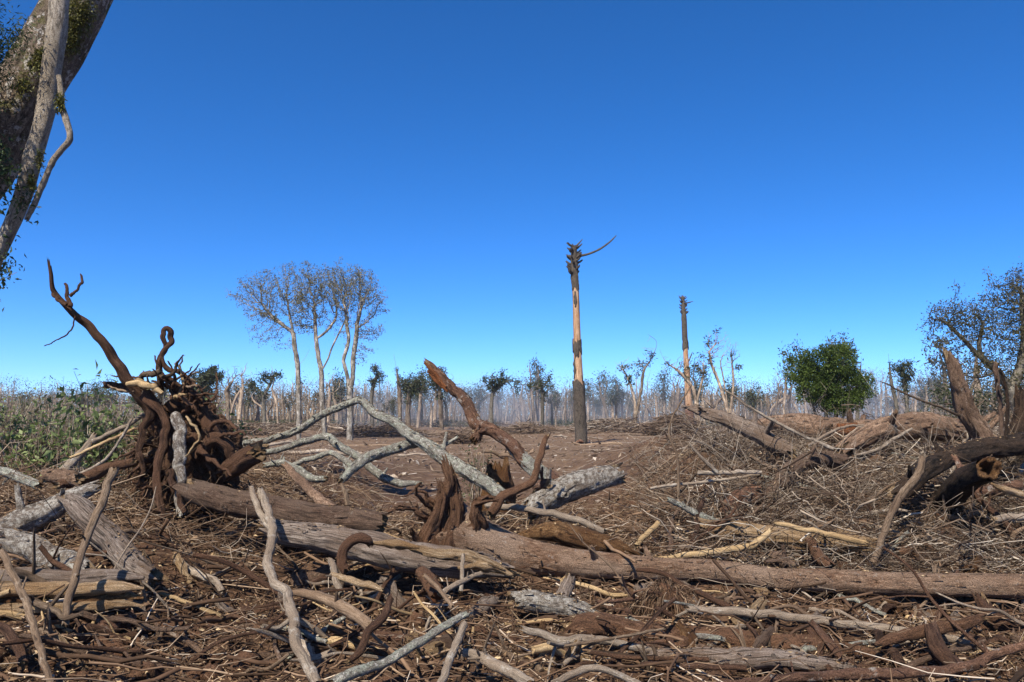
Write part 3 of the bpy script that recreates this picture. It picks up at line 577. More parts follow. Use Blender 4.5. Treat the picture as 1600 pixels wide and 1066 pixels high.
upart('root', [(305, 716, 12), (322, 696, 12), (342, 688, 13), (358, 694, 11), (366, 714, 8)], (11.2, 11.2), label='root arching over a dark hole')
upart('root', [(236, 617, 14), (250, 645, 9), (257, 665, 8.5), (256, 690, 8.5), (252, 714, 8.5), (247, 746, 8.5), (249, 780, 8), (257, 812, 6)], (11.2, 10.7), caps=('open', 'broken'), label='long grey brown root hanging straight down')
upart('pale_stump', [(277, 640, 7), (278, 655, 9), (279, 677, 9), (280, 727, 8.5), (283, 770, 8), (286, 800, 7)], (11, 10.8), 'white', ('round', 'broken'), label='whitened vertical post in the roots')
upart('root', [(240, 640, 10), (228, 670, 8), (218, 700, 6), (224, 730, 4), (221, 750, 2.5)], (11.2, 11))
upart('root', [(262, 735, 6), (272, 750, 6), (280, 775, 5.5), (286, 803, 5)], (10.8, 10.6)); upart('root', [(310, 705, 7), (328, 716, 5), (345, 732, 4), (362, 742, 2)], (11.1, 10.9))
upart('root', [(200, 602, 4), (216, 598, 5), (236, 604, 5), (252, 618, 4)], 11, 'tan'); upart('root', [(214, 594, 4), (232, 586, 4.5), (247, 577, 3.5)], (11.2, 11), 'stick', ('open', 'broken'))
upart('root', [(250, 590, 5), (268, 585, 3.5), (278, 570, 2.2), (286, 554, 1)], (11.2, 11), 'stick'); upart('root', [(215, 600, 8), (190, 602, 7), (165, 596, 6)], (11.4, 11.6), caps=('open', 'broken'))
upart('root', [(290, 650, 2), (306, 668, 2), (312, 684, 1.8), (300, 700, 1.6), (290, 712, 1)], 10.9, 'tan')
for i in range(20):
    a = rng.rand() * 6.28; x0, y0 = 285 + 45 * math.cos(a), 690 + 70 * math.sin(a); L = rng.uniform(25, 75); b_ = a + rng.normal() * .7; r0 = rng.uniform(2.5, 6.5)
    pth = [(x0, y0, r0)]
    for k in range(3): pth.append((pth[-1][0] + math.cos(b_) * L / 3, pth[-1][1] + math.sin(b_) * L / 3 + 3 * k, r0 * (.8 - .2 * k))); b_ += rng.normal() * .6
    upart('root', pth, (11.3, rng.uniform(10.7, 11.6)), ('root', 'mud', 'root', 'stick')[i % 4])
def lumps(centre, dirs, radii, n, sz, seed):
    rg = np.random.RandomState(seed); u, v = np.meshgrid(np.arange(8) / 8 * 2 * math.pi, np.linspace(.15, math.pi - .15, 5)); S_ = np.stack([np.cos(u) * np.sin(v), np.sin(u) * np.sin(v), np.cos(v)], -1).reshape(-1, 3)
    q = np.array([(i * 8 + j, i * 8 + 8 + j, i * 8 + 8 + (j + 1) % 8, i * 8 + (j + 1) % 8) for i in range(4) for j in range(8)]); a = unit(rg.normal(size=(n, 3)) + dirs); z = sz[0] + (sz[1] - sz[0]) * rg.rand(n) ** 2
    c = centre + a * radii * rg.uniform(.75, 1.12, (n, 1)); rad = 1 + .6 * noise(S_[None, :, 0] * 1.8 + c[:, :1] * 9, S_[None, :, 1] * 1.8 + c[:, 1:2] * 9, S_[None, :, 2] * 1.8, seed)
    mb = MB(); mb.add(c[:, None] + S_[None] * rad[..., None] * z[:, None, None], (q[None] + (np.arange(n) * 40)[:, None, None]).reshape(-1, 4)); return mb
o = lumps(cen, np.array([.1, -.7, 0]), np.array([.66, .46, .82]), 420, (.025, .12), 5).build('soil', M['soilclod'], us); o['kind'] = 'stuff'; o.matrix_parent_inverse = Matrix.Translation(-Vector(us.location)); o['label'] = 'red brown earth clinging to the roots'
for i in range(22):                                          # snapped side roots bristling round the top
    x0, y0 = rng.uniform(205, 300), rng.uniform(590, 650); a = -math.pi / 2 + rng.normal() * 1.1; L = rng.uniform(18, 55)
    upart('rootlet', [(x0, y0, 2.6), (x0 + math.cos(a) * L * .5 + rng.normal() * 4, y0 + math.sin(a) * L * .5, 2), (x0 + math.cos(a) * L, y0 + math.sin(a) * L + rng.normal() * 6, 1.2)], (11.2, rng.uniform(10.8, 11.5)), ('root', 'stick', 'tan', 'root', 'mud')[i % 5])
mb = MB()
n_ = 900; a = rng.normal(size=(n_, 3)); a[:, 1] = -np.abs(a[:, 1]); a = unit(a)
s0 = cen + a * np.array([.62, .40, .78]) * (.9 + .2 * rng.rand(n_, 1)); L = .12 + .5 * rng.rand(n_, 1) ** 2
dr = unit(a + rng.normal(size=(n_, 3)) * .8); K = np.linspace(0, 1, 5)[None, :, None]
pts = s0[:, None] + dr[:, None] * L[:, None] * K + np.cumsum(rng.normal(size=(n_, 5, 3)) * .03, 1) - np.array([0, 0, .3]) * (K ** 2) * L[:, None]
bulk(mb, pts, (.0025 + .011 * rng.rand(n_, 1) ** 3) * np.linspace(1, .4, 5)[None], 4, rng.rand(n_) * .75)
o = mb.build('rootlets', M['twigs'], us); o['kind'] = 'stuff'; o.matrix_parent_inverse = Matrix.Translation(-Vector(us.location))

# bottom right
log('pale_branch', 'long pale branch lying level between the long trunk and the bark slab', 'branch', [(1075, 952, 5), (1160, 957, 6.5), (1215, 961, 6.5), (1270, 969, 6.5), (1340, 977, 6), (1407, 984, 6), (1471, 996, 6), (1556, 1018, 5)], (8.4, 7.7), 'pale', .08)
log('bark_slab', 'curved brown bark slab resting across the pale branch at lower right', 'log', [(1372, 1009, 5), (1395, 1000, 9), (1421, 990, 10), (1476, 980, 10), (1515, 973, 9), (1536, 966, 6)], (7.5, 7.6), 'mud', .16, flat=.6)
log('mud_log', 'long mud brown log along the bottom right above the grey one', 'log', [(880, 986, 12), (910, 984, 17), (950, 984, 18), (1045, 993, 17), (1160, 1001, 16), (1270, 1009, 14), (1340, 1018, 10), (1388, 1024, 5)], (8.2, 7.6), 'mud', .13)
log('grey_log', 'grey white furrowed log along the bottom right below the mud brown one', 'log', [(1005, 1022, 10), (1040, 1024, 14), (1090, 1026, 15), (1160, 1031, 17), (1242, 1037, 14), (1300, 1043, 9), (1336, 1046, 4)], (7.5, 7.2), 'grey', .13, ridge=1.1)
log('bottom_branch', 'pinkish grey branch snaking along the bottom edge at right', 'branch', [(1120, 1068, 4), (1200, 1063, 6), (1270, 1058, 8), (1352, 1054, 8), (1451, 1051, 8), (1490, 1048, 8), (1517, 1041, 8), (1545, 1028, 7), (1575, 1017, 7), (1625, 1003, 6)], (6.75, 6.9), 'redbark', .12)
log('dark_stub', 'dark stub poking out from under the curved bark slab', 'stub', [(1456, 985, 10), (1466, 1008, 12), (1480, 1028, 12), (1496, 1047, 12)], (7.5, 7.0), 'root', .14, wood_end='rust')
log('dark_log', 'dark log at the right edge below the long trunk', 'log', [(1530, 938, 8), (1540, 955, 12), (1565, 970, 16), (1600, 986, 18), (1650, 1008, 18)], (8.3, 7.8), 'root', .14)
log('white_chunk', 'short white faced log chunk below the root crown trunk', 'log', [(806, 938, 11), (830, 938, 15), (880, 945, 16), (910, 953, 14), (930, 962, 9)], (8.8, 8.5), 'white', .16)
log('grey_stub', 'small grey stub standing under the long trunk', 'stub', [(887, 903, 8), (882, 920, 10), (874, 942, 11)], (9, 8.8), 'grey', .14)
log('crooked_branch', 'crooked grey branch in front of the white faced chunk', 'branch', [(814, 982, 5), (845, 991, 6), (876, 1001, 6.5), (910, 998, 7), (950, 1001, 6), (985, 1010, 6), (1018, 1016, 4)], (7.6, 7.5), 'pale', .12)
log('pale_branch', 'thick pale branch at the bottom edge right of centre', 'branch', [(728, 1018, 6), (760, 1030, 8), (792, 1048, 9), (830, 1070, 9)], (7, 6.4), 'pale', .1)
log('bent_branch', 'bent pale branch at the bottom edge below the crooked grey one', 'branch', [(866, 1068, 5), (895, 1054, 6), (925, 1043, 5.5), (955, 1050, 5), (1000, 1070, 5)], (6.5, 6.4), 'pale', .1)
log('red_stick', 'straight red brown stick pointing left from the grey furrowed log', 'stick', [(920, 1020, 3), (976, 1027, 3.5), (1107, 1031, 3.5)], (7.2, 7.1), 'mud')
log('red_stick', 'long dark straight stick under the grey furrowed log', 'stick', [(1000, 1037, 3.5), (1080, 1041, 4.5), (1165, 1044, 4)], (7, 6.95), 'root')
log('long_stick', 'long thin pinkish stick sloping up right over the mud brown log', 'stick', [(800, 1028, 2), (870, 1012, 2.5), (950, 999, 2.5), (1038, 982, 2)], (7.2, 7.5), 'stick')
rb = MB(); c0 = P(1040, 940, 8.9); n_ = 900                  # fibrous root ball
a = unit(rng.normal(size=(n_, 3)) * np.array([1, .7, .8]) + np.array([0, -.25, .25])); s0 = c0 + a * np.array([.26, .2, .2]) * rng.rand(n_, 1) ** .4
pts = s0[:, None] + a[:, None] * (.05 + .2 * rng.rand(n_, 1, 1)) * K + np.cumsum(rng.normal(size=(n_, 5, 3)) * .014, 1) - np.array([.02, 0, .24]) * K ** 2
bulk(rb, pts, (.002 + .004 * rng.rand(n_, 1)) * np.linspace(1, .5, 5)[None], 3, rng.rand(n_) * .85)
rbo = tag(rb.build('root_ball', M['twigs']), 'shaggy brown ball of fine roots under the long trunk', 'root ball')
mb = MB(); k = (np.arange(nv - 1)[:, None] * nu + np.arange(nu)[None])
mb.add(c0 - [0, 0, .05] + S * (1 + .4 * fbm(S[..., 0] * 3, S[..., 1] * 3, S[..., 2] * 3, 4, 71))[..., None] * np.array([.27, .2, .2]), np.stack([k, k + nu, k2 + nu, k2], -1).reshape(-1, 4))
mb.build('earth_clod', M['mud'], rbo)
# bottom centre
log('pale_branch', 'long pale crooked branch running down the left of centre to the bottom edge', 'branch', [(406, 766, 5), (416, 793, 6), (424, 825, 7), (423, 852, 7), (418, 869, 7), (428, 908, 7), (447, 929, 7.5), (457, 955, 8), (461, 1000, 8), (479, 1037, 8), (498, 1070, 8)], [9.6, 9.2, 8.7, 8.3, 8.1, 7.7, 7.5, 7.2, 6.8, 6.5, 6.2], 'pale', .12, stubs=2)
log('pale_stick', 'pale stick standing just left of the long crooked branch', 'stick', [(392, 760, 4), (400, 788, 5), (410, 808, 5), (421, 828, 4)], (9.5, 9), 'pale', .08)
log('split_branch', 'tan branch with a splintered pale left end lying left of centre', 'branch', [(448, 924, 3), (470, 927, 6), (508, 935, 8.5), (550, 960, 9.5), (580, 980, 9)], (7.9, 7.3), 'stick', .1)
log('dark_stick', 'dark bent stick leaning over the tan splintered branch', 'stick', [(612, 934, 5), (597, 963, 6.5), (577, 986, 6.5), (563, 1018, 6), (545, 1036, 4)], (7.5, 6.9), 'root', .1)
log('grey_branch', 'long grey green branch rising right from the bottom edge at centre', 'branch', [(518, 1070, 8), (563, 1047, 8), (602, 1035, 7), (650, 1007, 7), (690, 983, 6.5), (730, 959, 5)], (6.4, 7.3), 'lichen', .1)
log('pale_stick', 'short pale pole standing at the bottom edge right of the grey green branch', 'stick', [(686, 1072, 6), (707, 1023, 6.5), (724, 977, 6)], (6.3, 7), 'pale', .08)
log('brown_stub', 'short brown stub with red cut top below the weathered log', 'stub', [(658, 890, 10), (668, 906, 12), (684, 932, 12)], (8.5, 8.1), 'mud', .08, ('cut', 'broken'), 'rust')
log('grey_stick', 'grey stick sloping up right beside the brown stub', 'stick', [(686, 928, 4), (715, 912, 4.5), (752, 896, 3.5)], (8, 8.3), 'pale')
log('thin_stick', 'thin olive stick lying across the brown stub', 'stick', [(664, 900, 3), (685, 920, 3.5), (707, 947, 3.5)], (8, 7.7), 'stick')
log('tan_stick', 'tan barked pole sloping down to the mud brown log', 'stick', [(444, 726, 5), (471, 754, 7), (498, 780, 8), (526, 798, 8)], (11.2, 10.4), 'tanbark', .1)
log('tan_stick', 'short tan stick upright behind the mud brown log', 'stick', [(534, 758, 3), (540, 775, 4), (546, 800, 4)], (10.9, 10.6), 'stick')
log('split_stick', 'split yellowish stick below the grey white weathered log', 'stick', [(520, 897, 4), (550, 908, 6), (580, 917, 6), (597, 923, 3)], (8.3, 8.1), 'cream', .2)
log('white_post', 'small white post standing against the weathered log', 'stick', [(724, 866, 3), (722, 895, 3.2), (721, 925, 3)], (8.7, 8.4), 'pale')
log('pale_stick', 'short pale stub hanging beneath the curled dark root', 'stick', [(517, 875, 5), (524, 900, 5.5), (535, 928, 5)], (8.5, 8.1), 'pale')

# ------------------------------------------------------------------ loose sticks: one by one the largest, the rest as litter
def stick_mesh(seed, L=1., r=.02):
    rg = np.random.RandomState(seed); mb = MB()
    k = 6; x = np.linspace(0, L, k)
    bend = np.cumsum(rg.normal(size=(k, 2)) * .035, 0); p = np.stack([bend[:, 0], bend[:, 1], x], 1); p[:, :2] -= np.linspace(0, 1, k)[:, None] * p[-1, :2]
    tube(mb, p, np.linspace(r, r * rg.uniform(.35, .8), k), 7, .06, .12, seed, 'broken', 'broken')
    for j in range(rg.randint(0, 4)):
        i = rg.randint(1, k - 1); a = rg.rand() * 6.28; v = np.array([math.cos(a), math.sin(a), rg.uniform(.3, 1.2)])
        l = rg.uniform(.06, .3); q = p[i] + v * r * .3
        tube(mb, [q, q + v * l * .5 + rg.normal(size=3) * .01, q + v * l + rg.normal(size=3) * .03], [r * .5, r * .4, r * .2], 5, .07, 0, seed + j, 'open', 'round')
    return mb
SM = {m: [stick_mesh(300 + 10 * i + j, 1, .013 + .004 * j).mesh('stick', M[m]) for j in range(5)] for i, m in enumerate(('stick', 'pale', 'root', 'tan'))}
def put_stick(p0, p1, m, k, label, group, thick=1.):
    o = bpy.data.objects.new('stick', SM[m][k % 5]); C.objects.link(o)
    d = Vector(p1 - p0); L = d.length; q = d.to_track_quat('Z', 'Y')
    o.matrix_world = Matrix.Translation(Vector(p0)) @ q.to_matrix().to_4x4() @ Matrix.Diagonal((thick, thick, L, 1))
    tag(o, label, 'stick', group)
MARKS = [('the uprooted stump', 290, 740), ('the leaning tan pole', 140, 850), ('the layered split trunk', 90, 930), ('the splintered grey log', 175, 840), ('the bottom left pole', 45, 980), ('the straw coloured cane', 300, 945),
         ('the mud brown log', 450, 800), ('the weathered log', 640, 865), ('the crooked pale branch', 445, 930), ('the curled dark root', 550, 855), ('the root crown', 695, 790), ('the tapered rotting log', 900, 845), ('the dark bent stick', 575, 990),
         ('the grey green branch', 630, 1020), ('the brown stub', 672, 915), ('the short pale pole', 705, 1020), ('the thick pale branch', 775, 1040), ('the bent pale branch', 930, 1050), ('the white faced chunk', 870, 945), ('the shaggy root ball', 1040, 935),
         ('the grey furrowed log', 1170, 1032), ('the curved bark slab', 1455, 985), ('the dark stub', 1482, 1030), ('the long pale branch', 1290, 968), ('the right edge dark log', 1590, 985), ('the pinkish bottom branch', 1400, 1053),
         ('the hollow log', 1515, 750), ('the charred log', 1560, 700), ('the grey diagonal pole', 1405, 790), ('the crooked brown trunk', 1225, 745), ('the pale split log', 1180, 835), ('the upturned tan cane', 1120, 862), ('the long tan pole', 1290, 834), ('the greenish white branch', 1090, 803), ('the level whitish branch', 1140, 739), ('the leaning stump', 1520, 660), ('the big tan trunk', 1300, 675)]
FARMARKS = [('the left picture edge', -40, 640), ('the uprooted stump', 250, 640), ('the dark evergreen', 322, 640), ('the dark tufted dead tree', 412, 640), ('the trio of thin trees', 507, 640), ('the snapped limb', 690, 640), ('the flat crowned dead tree', 770, 640), ('the clubbed dead tree', 848, 640), ('the tall bare pine', 905, 640),
            ('the writhing dead tree', 995, 640), ('the farther bare pine', 1076, 640), ('the fine branched dead tree', 1135, 640), ('the round green bush', 1296, 640), ('the hooked dead tree', 1400, 640), ('the leaning stump', 1505, 640), ('the right picture edge', 1640, 640)]
def beside(px, py, marks=MARKS):
    m = min(marks, key=lambda q: (q[1] - px) ** 2 + (q[2] - py) ** 2); dx, dy = px - m[1], py - m[2]
    return ('right of ' if dx > 0 else 'left of ') + m[0] if abs(dx) > abs(dy) else ('below ' if dy > 0 else 'above ') + m[0]
rng = np.random.RandomState(21)
zones = [((-60, 420, 800, 1060), 70, 'loose dry stick in the trampled litter at lower left', 'loose sticks at lower left'),
         ((420, 860, 830, 1060), 70, 'loose dry stick in the tangled litter at bottom centre', 'loose sticks at bottom centre'),
         ((860, 1620, 925, 1060), 70, 'loose dry stick among the logs at bottom right', 'loose sticks at bottom right'),
         ((1000, 1620, 690, 880), 90, 'loose dry stick poking from the brush of the right heap', 'loose sticks in the right heap')]
for (x0, x1, y0, y1), cnt, lab, grp in zones:
    heap = 'right heap' in grp
    for i in range(cnt):
        px, py = rng.uniform(x0, x1), rng.uniform(y0, y1)
        d = snap(px, py); c = P(px, py, d); az = rng.rand() * 6.28; L = rng.uniform(.35, 1.1) * (1.25 if heap else 1)
        v = np.array([math.cos(az), math.sin(az) * .8, 0]) * L / 2
        a, b = gpos(*(c - v)[:2]), gpos(*(c + v)[:2])
        tl = abs(rng.normal(0, .35)) * L if (heap or rng.rand() < .3) else abs(rng.normal(0, .06))
        a[2] += rng.uniform(.0, .03); b[2] += tl + .02
        mm = ('stick', 'stick', 'pale', 'root', 'root', 'tan')[rng.randint(6)] if not heap else ('stick', 'pale', 'pale', 'stick', 'root')[rng.randint(5)]
        th = rng.uniform(.6, 1.0) if rng.rand() < .6 else rng.uniform(1., 2.2)
        lab = '%s %s %s stick %s' % ('long' if L > .75 else 'short', 'thick' if th > 1.3 else 'thin' if th < .8 else 'plain', {'stick': 'brown', 'pale': 'pale', 'root': 'dark', 'tan': 'tan'}[mm] + (' upright' if tl > .3 * L else ' loose'), beside(px, py))
        put_stick(a, b, mm, i, lab, grp, th)
BR = [(k, stick_mesh(900 + i, 1, .034).mesh('bare_branch', M[k])) for i, k in enumerate(('stick', 'brown', 'pale', 'root', 'tanbark', 'mud', 'redbark', 'stick', 'lichen', 'brown'))]
rng = np.random.RandomState(77)
for i in range(96):
    z_ = i % 4; px, py = [(rng.uniform(-20, 430), rng.uniform(720, 1060)), (rng.uniform(420, 880), rng.uniform(780, 1060)), (rng.uniform(880, 1620), rng.uniform(925, 1062)), (rng.uniform(1010, 1620), rng.uniform(690, 880))][z_]
    d = snap(px, py); c = P(px, py, d); az = rng.normal(0, .7) + (math.pi if rng.rand() < .5 else 0); L = rng.uniform(.5, 1.5); v = np.array([math.cos(az), math.sin(az), 0]) * L / 2
    a, b_ = gpos(*(c - v)[:2]), gpos(*(c + v)[:2]); lf = abs(rng.normal(0, .16)); a[2] += .05; b_[2] += .06 + lf * L; th = rng.uniform(.4, 1.15); k, me = BR[rng.randint(10)]; dd = Vector(b_ - a)
    o = bpy.data.objects.new('bare_branch', me); C.objects.link(o); o.matrix_world = Matrix.Translation(Vector(a)) @ dd.to_track_quat('Z', 'Y').to_matrix().to_4x4() @ Matrix.Rotation(rng.rand() * 6.28, 4, 'Z') @ Matrix.Diagonal((th, th, dd.length, 1))
    tag(o, '%s %s %s branch %s' % ('long' if L > 1. else 'short', 'thick' if th > .8 else 'slim', {'stick': 'dry brown', 'brown': 'brown barked', 'pale': 'pale', 'root': 'dark', 'tanbark': 'tan', 'mud': 'muddy', 'redbark': 'reddish', 'lichen': 'lichen grey'}[k] + (' raised' if lf > .2 else ''), beside(px, py)), 'branch', 'bare branches through the heap')
def scatter_px(n, box, rg):
    """n ground points whose share of the picture is even: denser near the camera's heap, as the photo shows."""
    x0, x1, y0, y1 = box
    out = []
    us = rg.uniform(x0, x1, n); vs = rg.uniform(y0, y1, n)
    d = CAM_H / np.maximum((vs - 648) / F, .004)
    return us, vs, d
def twigs(name, label, n, xr, yr, Lr, rr, lift, mat, seed, S=4, K=5, steep=.25, curl=.05, dens=None, rndlo=0., rndhi=1., kind='stuff'):
    rg = np.random.RandomState(seed)
    x = rg.uniform(*xr, n * 3); y = yr[0] * (yr[1] / yr[0]) ** rg.rand(n * 3)
    keep = np.abs(x / y) < .72
    if dens is not None: keep &= rg.rand(n * 3) < dens(x, y)
    x, y = x[keep][:n], y[keep][:n]; n = len(x)
    L = Lr[0] * (Lr[1] / Lr[0]) ** rg.rand(n); az = rg.rand(n) * 2 * math.pi
    sl = rg.normal(0, steep, n); z0 = rg.exponential(lift, n)
    t = np.linspace(-.5, .5, K)
    d = np.stack([np.cos(az) * np.cos(sl), np.sin(az) * np.cos(sl)], 1)
    p = np.zeros((n, K, 3))
    p[..., :2] = np.stack([x, y], 1)[:, None] + d[:, None] * (t[None, :, None] * L[:, None, None])
    w = np.cumsum(rg.normal(size=(n, K, 3)), 1) * curl * L[:, None, None]; w -= w.mean(1, keepdims=True)
    p += w
    r = (rr[0] * (rr[1] / rr[0]) ** (rg.rand(n) ** 1.6))[:, None] * np.linspace(1, .55, K)[None]
    g = ground_h(p[..., 0], p[..., 1])
    zz = ground_h(x, y)[:, None] + z0[:, None] + np.sin(sl)[:, None] * t[None] * L[:, None] + p[..., 2]
    p[..., 2] = np.maximum(zz, g + r * .4)
    mb = MB(); bulk(mb, p, r, S, rndlo + (rndhi - rndlo) * rg.rand(n))
    return tag(mb.build(name, M[mat]), label, kind=kind)
drift = lambda x, y: (.16 + .84 * sstep(-.12, .22, fbm(x * .75, y * .75, .3, 2, 88))) * (1 - .75 * np.exp(-((x + 3.6) / 1.1) ** 2 - ((y - 6.2) / .7) ** 2))
twigs('twig_litter', 'tangled brown twigs covering the near ground', 13500, (-9, 10), (5.2, 15), (.08, .75), (.0022, .0085), .06, 'twigs', 31, S=3, curl=.085, K=5, dens=drift)
twigs('stick_litter', 'thicker brown branches broken up in the near litter', 1000, (-9, 10), (5.2, 13.5), (.25, 1.3), (.009, .03), .06, 'twigs', 38, S=5, steep=.22, curl=.022, K=6, rndhi=.72)
twigs('stick_litter', 'broken sticks strewn through the near litter', 1500, (-9, 10), (5.2, 15), (.3, 1.1), (.006, .016), .05, 'twigs', 32, S=5, steep=.2, curl=.03)
heap = lambda x, y: sstep(1.6, 3.4, x - (y - 12) * .1) * sstep(9.4, 10.6, y) * (1 - .6 * sstep(12.6, 13.6, y))
twigs('brush', 'airy grey brush covering the right heap', 8000, (1, 12), (9.5, 19), (.3, 1.4), (.002, .007), .11, 'greytwigs', 33, S=3, steep=.4, curl=.06, K=5, dens=heap)
twigs('brush', 'coarser grey branches through the right heap', 900, (1, 12), (9.5, 19), (.5, 1.9), (.005, .018), .13, 'greytwigs', 34, S=4, steep=.35, curl=.04, K=7, dens=heap)
lheap = lambda x, y: (1 - sstep(-4, -2.6, x)) * sstep(9, 10.5, y)
twigs('brush', 'brown brush around the uprooted stump on the left', 4500, (-13, -2), (9, 20), (.4, 1.6), (.002, .008), .12, 'twigs', 35, S=3, steep=.4, curl=.06, K=5, dens=lheap, rndlo=.2)
twigs('brush', 'dry brush behind the lichen covered fallen tree', 2500, (-3.5, 3), (10.5, 17), (.3, 1.2), (.002, .008), .07, 'twigs', 36, S=3, steep=.3, K=5)
twigs('clearing_litter', 'dry chaff and sticks strewn over the far clearing', 10000, (-70, 70), (16, 120), (.15, 1.6), (.004, .02), .03, 'farlitter', 37, S=3, K=3, steep=.1, curl=.05)
rg = np.random.RandomState(140)
for i in range(30):
    px, py = rg.uniform(950, 1610), rg.uniform(690, 800); d = snap(px, py); b_ = P(px, py, d); n_ = rg.randint(14, 34); K_ = np.linspace(0, 1, 7)[None, :, None]
    dr = unit(rg.normal(size=(n_, 3)) * np.array([1, .7, .35]) + np.array([rg.normal() * .5, -.1, .75])); L = rg.uniform(.35, 1.25, (n_, 1, 1)); bend = rg.normal(size=(n_, 1, 3)) * .28
    p = b_ + rg.normal(size=(n_, 1, 3)) * np.array([.12, .12, .02]) + dr[:, None] * L * K_ + bend * K_ ** 2 * L + np.cumsum(rg.normal(size=(n_, 7, 3)) * .018, 1)
    j_ = rg.randint(0, n_, n_ * 2); k_ = rg.randint(2, 6, n_ * 2); q0 = p[j_, k_]; dv = unit(dr[j_] + rg.normal(size=(n_ * 2, 3)) * .8); L2 = rg.uniform(.12, .45, (n_ * 2, 1, 1))
    p2 = q0[:, None] + dv[:, None] * L2 * K_ + np.cumsum(rg.normal(size=(n_ * 2, 7, 3)) * .012, 1) * K_
    mb = MB(); bulk(mb, p, rg.uniform(.003, .008, n_)[:, None] * np.linspace(1, .35, 7), 3, .45 + .5 * rg.rand(n_)); bulk(mb, p2, rg.uniform(.0018, .004, n_ * 2)[:, None] * np.linspace(1, .4, 7), 3, .45 + .5 * rg.rand(n_ * 2))
    tag(mb.build('dry_brush', M['greytwigs']), '%s fan of bare grey twigs rising %s' % ('wide' if n_ > 23 else 'small', beside(px, py)), 'brush', 'twig fans on the right heap')
rg = np.random.RandomState(40)
def chips(name, label, n, xr, yr, size, mat, seed, lift=.03):
    rg = np.random.RandomState(seed)
    x = rg.uniform(*xr, n * 2); y = yr[0] * (yr[1] / yr[0]) ** rg.rand(n * 2); k = (np.abs(x / y) < .72) & (rg.rand(n * 2) < (.4 + .6 * sstep(-.2, .25, fbm(x * .9, y * .9, 1.7, 2, 90)))); x, y = x[k][:n], y[k][:n]; n = len(x)
    pos = np.stack([x, y, ground_h(x, y) + .012 + rg.exponential(lift, n)], 1)
    d = rg.normal(size=(n, 3)); d[:, 2] *= .25
    mb = MB(); leaves(mb, pos, size[0] * (size[1] / size[0]) ** rg.rand(n), rg, .38, 0, dirs=d * 2)
    return tag(mb.build(name, M[mat], smooth=False), label, kind='stuff')
chips('leaf_litter', 'dry leaf and bark litter over the near soil', 34000, (-9, 10), (5.2, 16), (.02, .085), 'litter', 41)
def clods():
    rg = np.random.RandomState(66); n = 900; x = rg.uniform(-8, 9, n); y = 5.3 * (15 / 5.3) ** rg.rand(n); sz = .025 + .11 * rg.rand(n) ** 3
    u, v = np.meshgrid(np.arange(8) / 8 * 2 * math.pi, np.linspace(.15, math.pi - .15, 5)); S_ = np.stack([np.cos(u) * np.sin(v), np.sin(u) * np.sin(v), np.cos(v)], -1).reshape(-1, 3)
    q = np.array([(i * 8 + j, i * 8 + 8 + j, i * 8 + 8 + (j + 1) % 8, i * 8 + (j + 1) % 8) for i in range(4) for j in range(8)]); mb = MB()
    rad = 1 + .5 * noise(S_[None, :, 0] * 1.7 + x[:, None] * 9, S_[None, :, 1] * 1.7 + y[:, None] * 9, S_[None, :, 2] * 1.7, 5)
    V = np.stack([x, y, ground_h(x, y) + sz * .2], 1)[:, None] + S_[None] * rad[..., None] * sz[:, None, None] * np.array([1, 1, .7])
    mb.add(V, (q[None] + (np.arange(n) * 40)[:, None, None]).reshape(-1, 4)); tag(mb.build('earth_clods', M['mud']), 'lumps of brown earth in the near litter', kind='stuff')
clods()
def chunk_mesh(seed, mat):
    rg = np.random.RandomState(seed); mb = MB(); L = 1.
    tube(mb, [(0, 0, 0), (rg.normal() * .03, rg.normal() * .03, .5), (0, 0, L)], [.11, .13, .1], 12, .05, .4, seed, 'broken', 'broken', flat=rg.uniform(.35, .7), ridge=1.8); return mb.mesh('wood_chunk', M[mat])
CH = [(k, chunk_mesh(800 + i, k)) for i, k in enumerate(('cream', 'rot', 'grey', 'brown', 'redbark', 'tanbark', 'cream', 'grey'))]
rg = np.random.RandomState(45)
for i in range(64):
    px, py = rg.uniform(-20, 1620), rg.uniform(830, 1062); d = snap(px, py); c = P(px, py, d); az = rg.rand() * 3.14; L = rg.uniform(.18, .6); v = np.array([math.cos(az), math.sin(az), 0]) * L / 2
    a, b_ = gpos(*(c - v)[:2]), gpos(*(c + v)[:2]); a[2] += .03; b_[2] += .03 + abs(rg.normal(0, .08)); k, me = CH[rg.randint(8)]; dd = Vector(b_ - a); th = rg.uniform(.25, .75)
    o = bpy.data.objects.new('wood_chunk', me); C.objects.link(o); o.matrix_world = Matrix.Translation(Vector(a)) @ dd.to_track_quat('Z', 'Y').to_matrix().to_4x4() @ Matrix.Diagonal((th, th, dd.length, 1))
    tag(o, '%s %s broken wood chunk %s' % ('long' if L > .42 else 'short', {'cream': 'yellowish', 'rot': 'orange', 'grey': 'grey', 'brown': 'brown', 'redbark': 'reddish', 'tanbark': 'tan'}[k], beside(px, py)), 'wood chunk', 'broken wood chunks in the litter')
chips('chaff', 'pale wood chips over the clearing', 16000, (-60, 60), (14, 100), (.06, .35), 'farlitter', 42, .01)

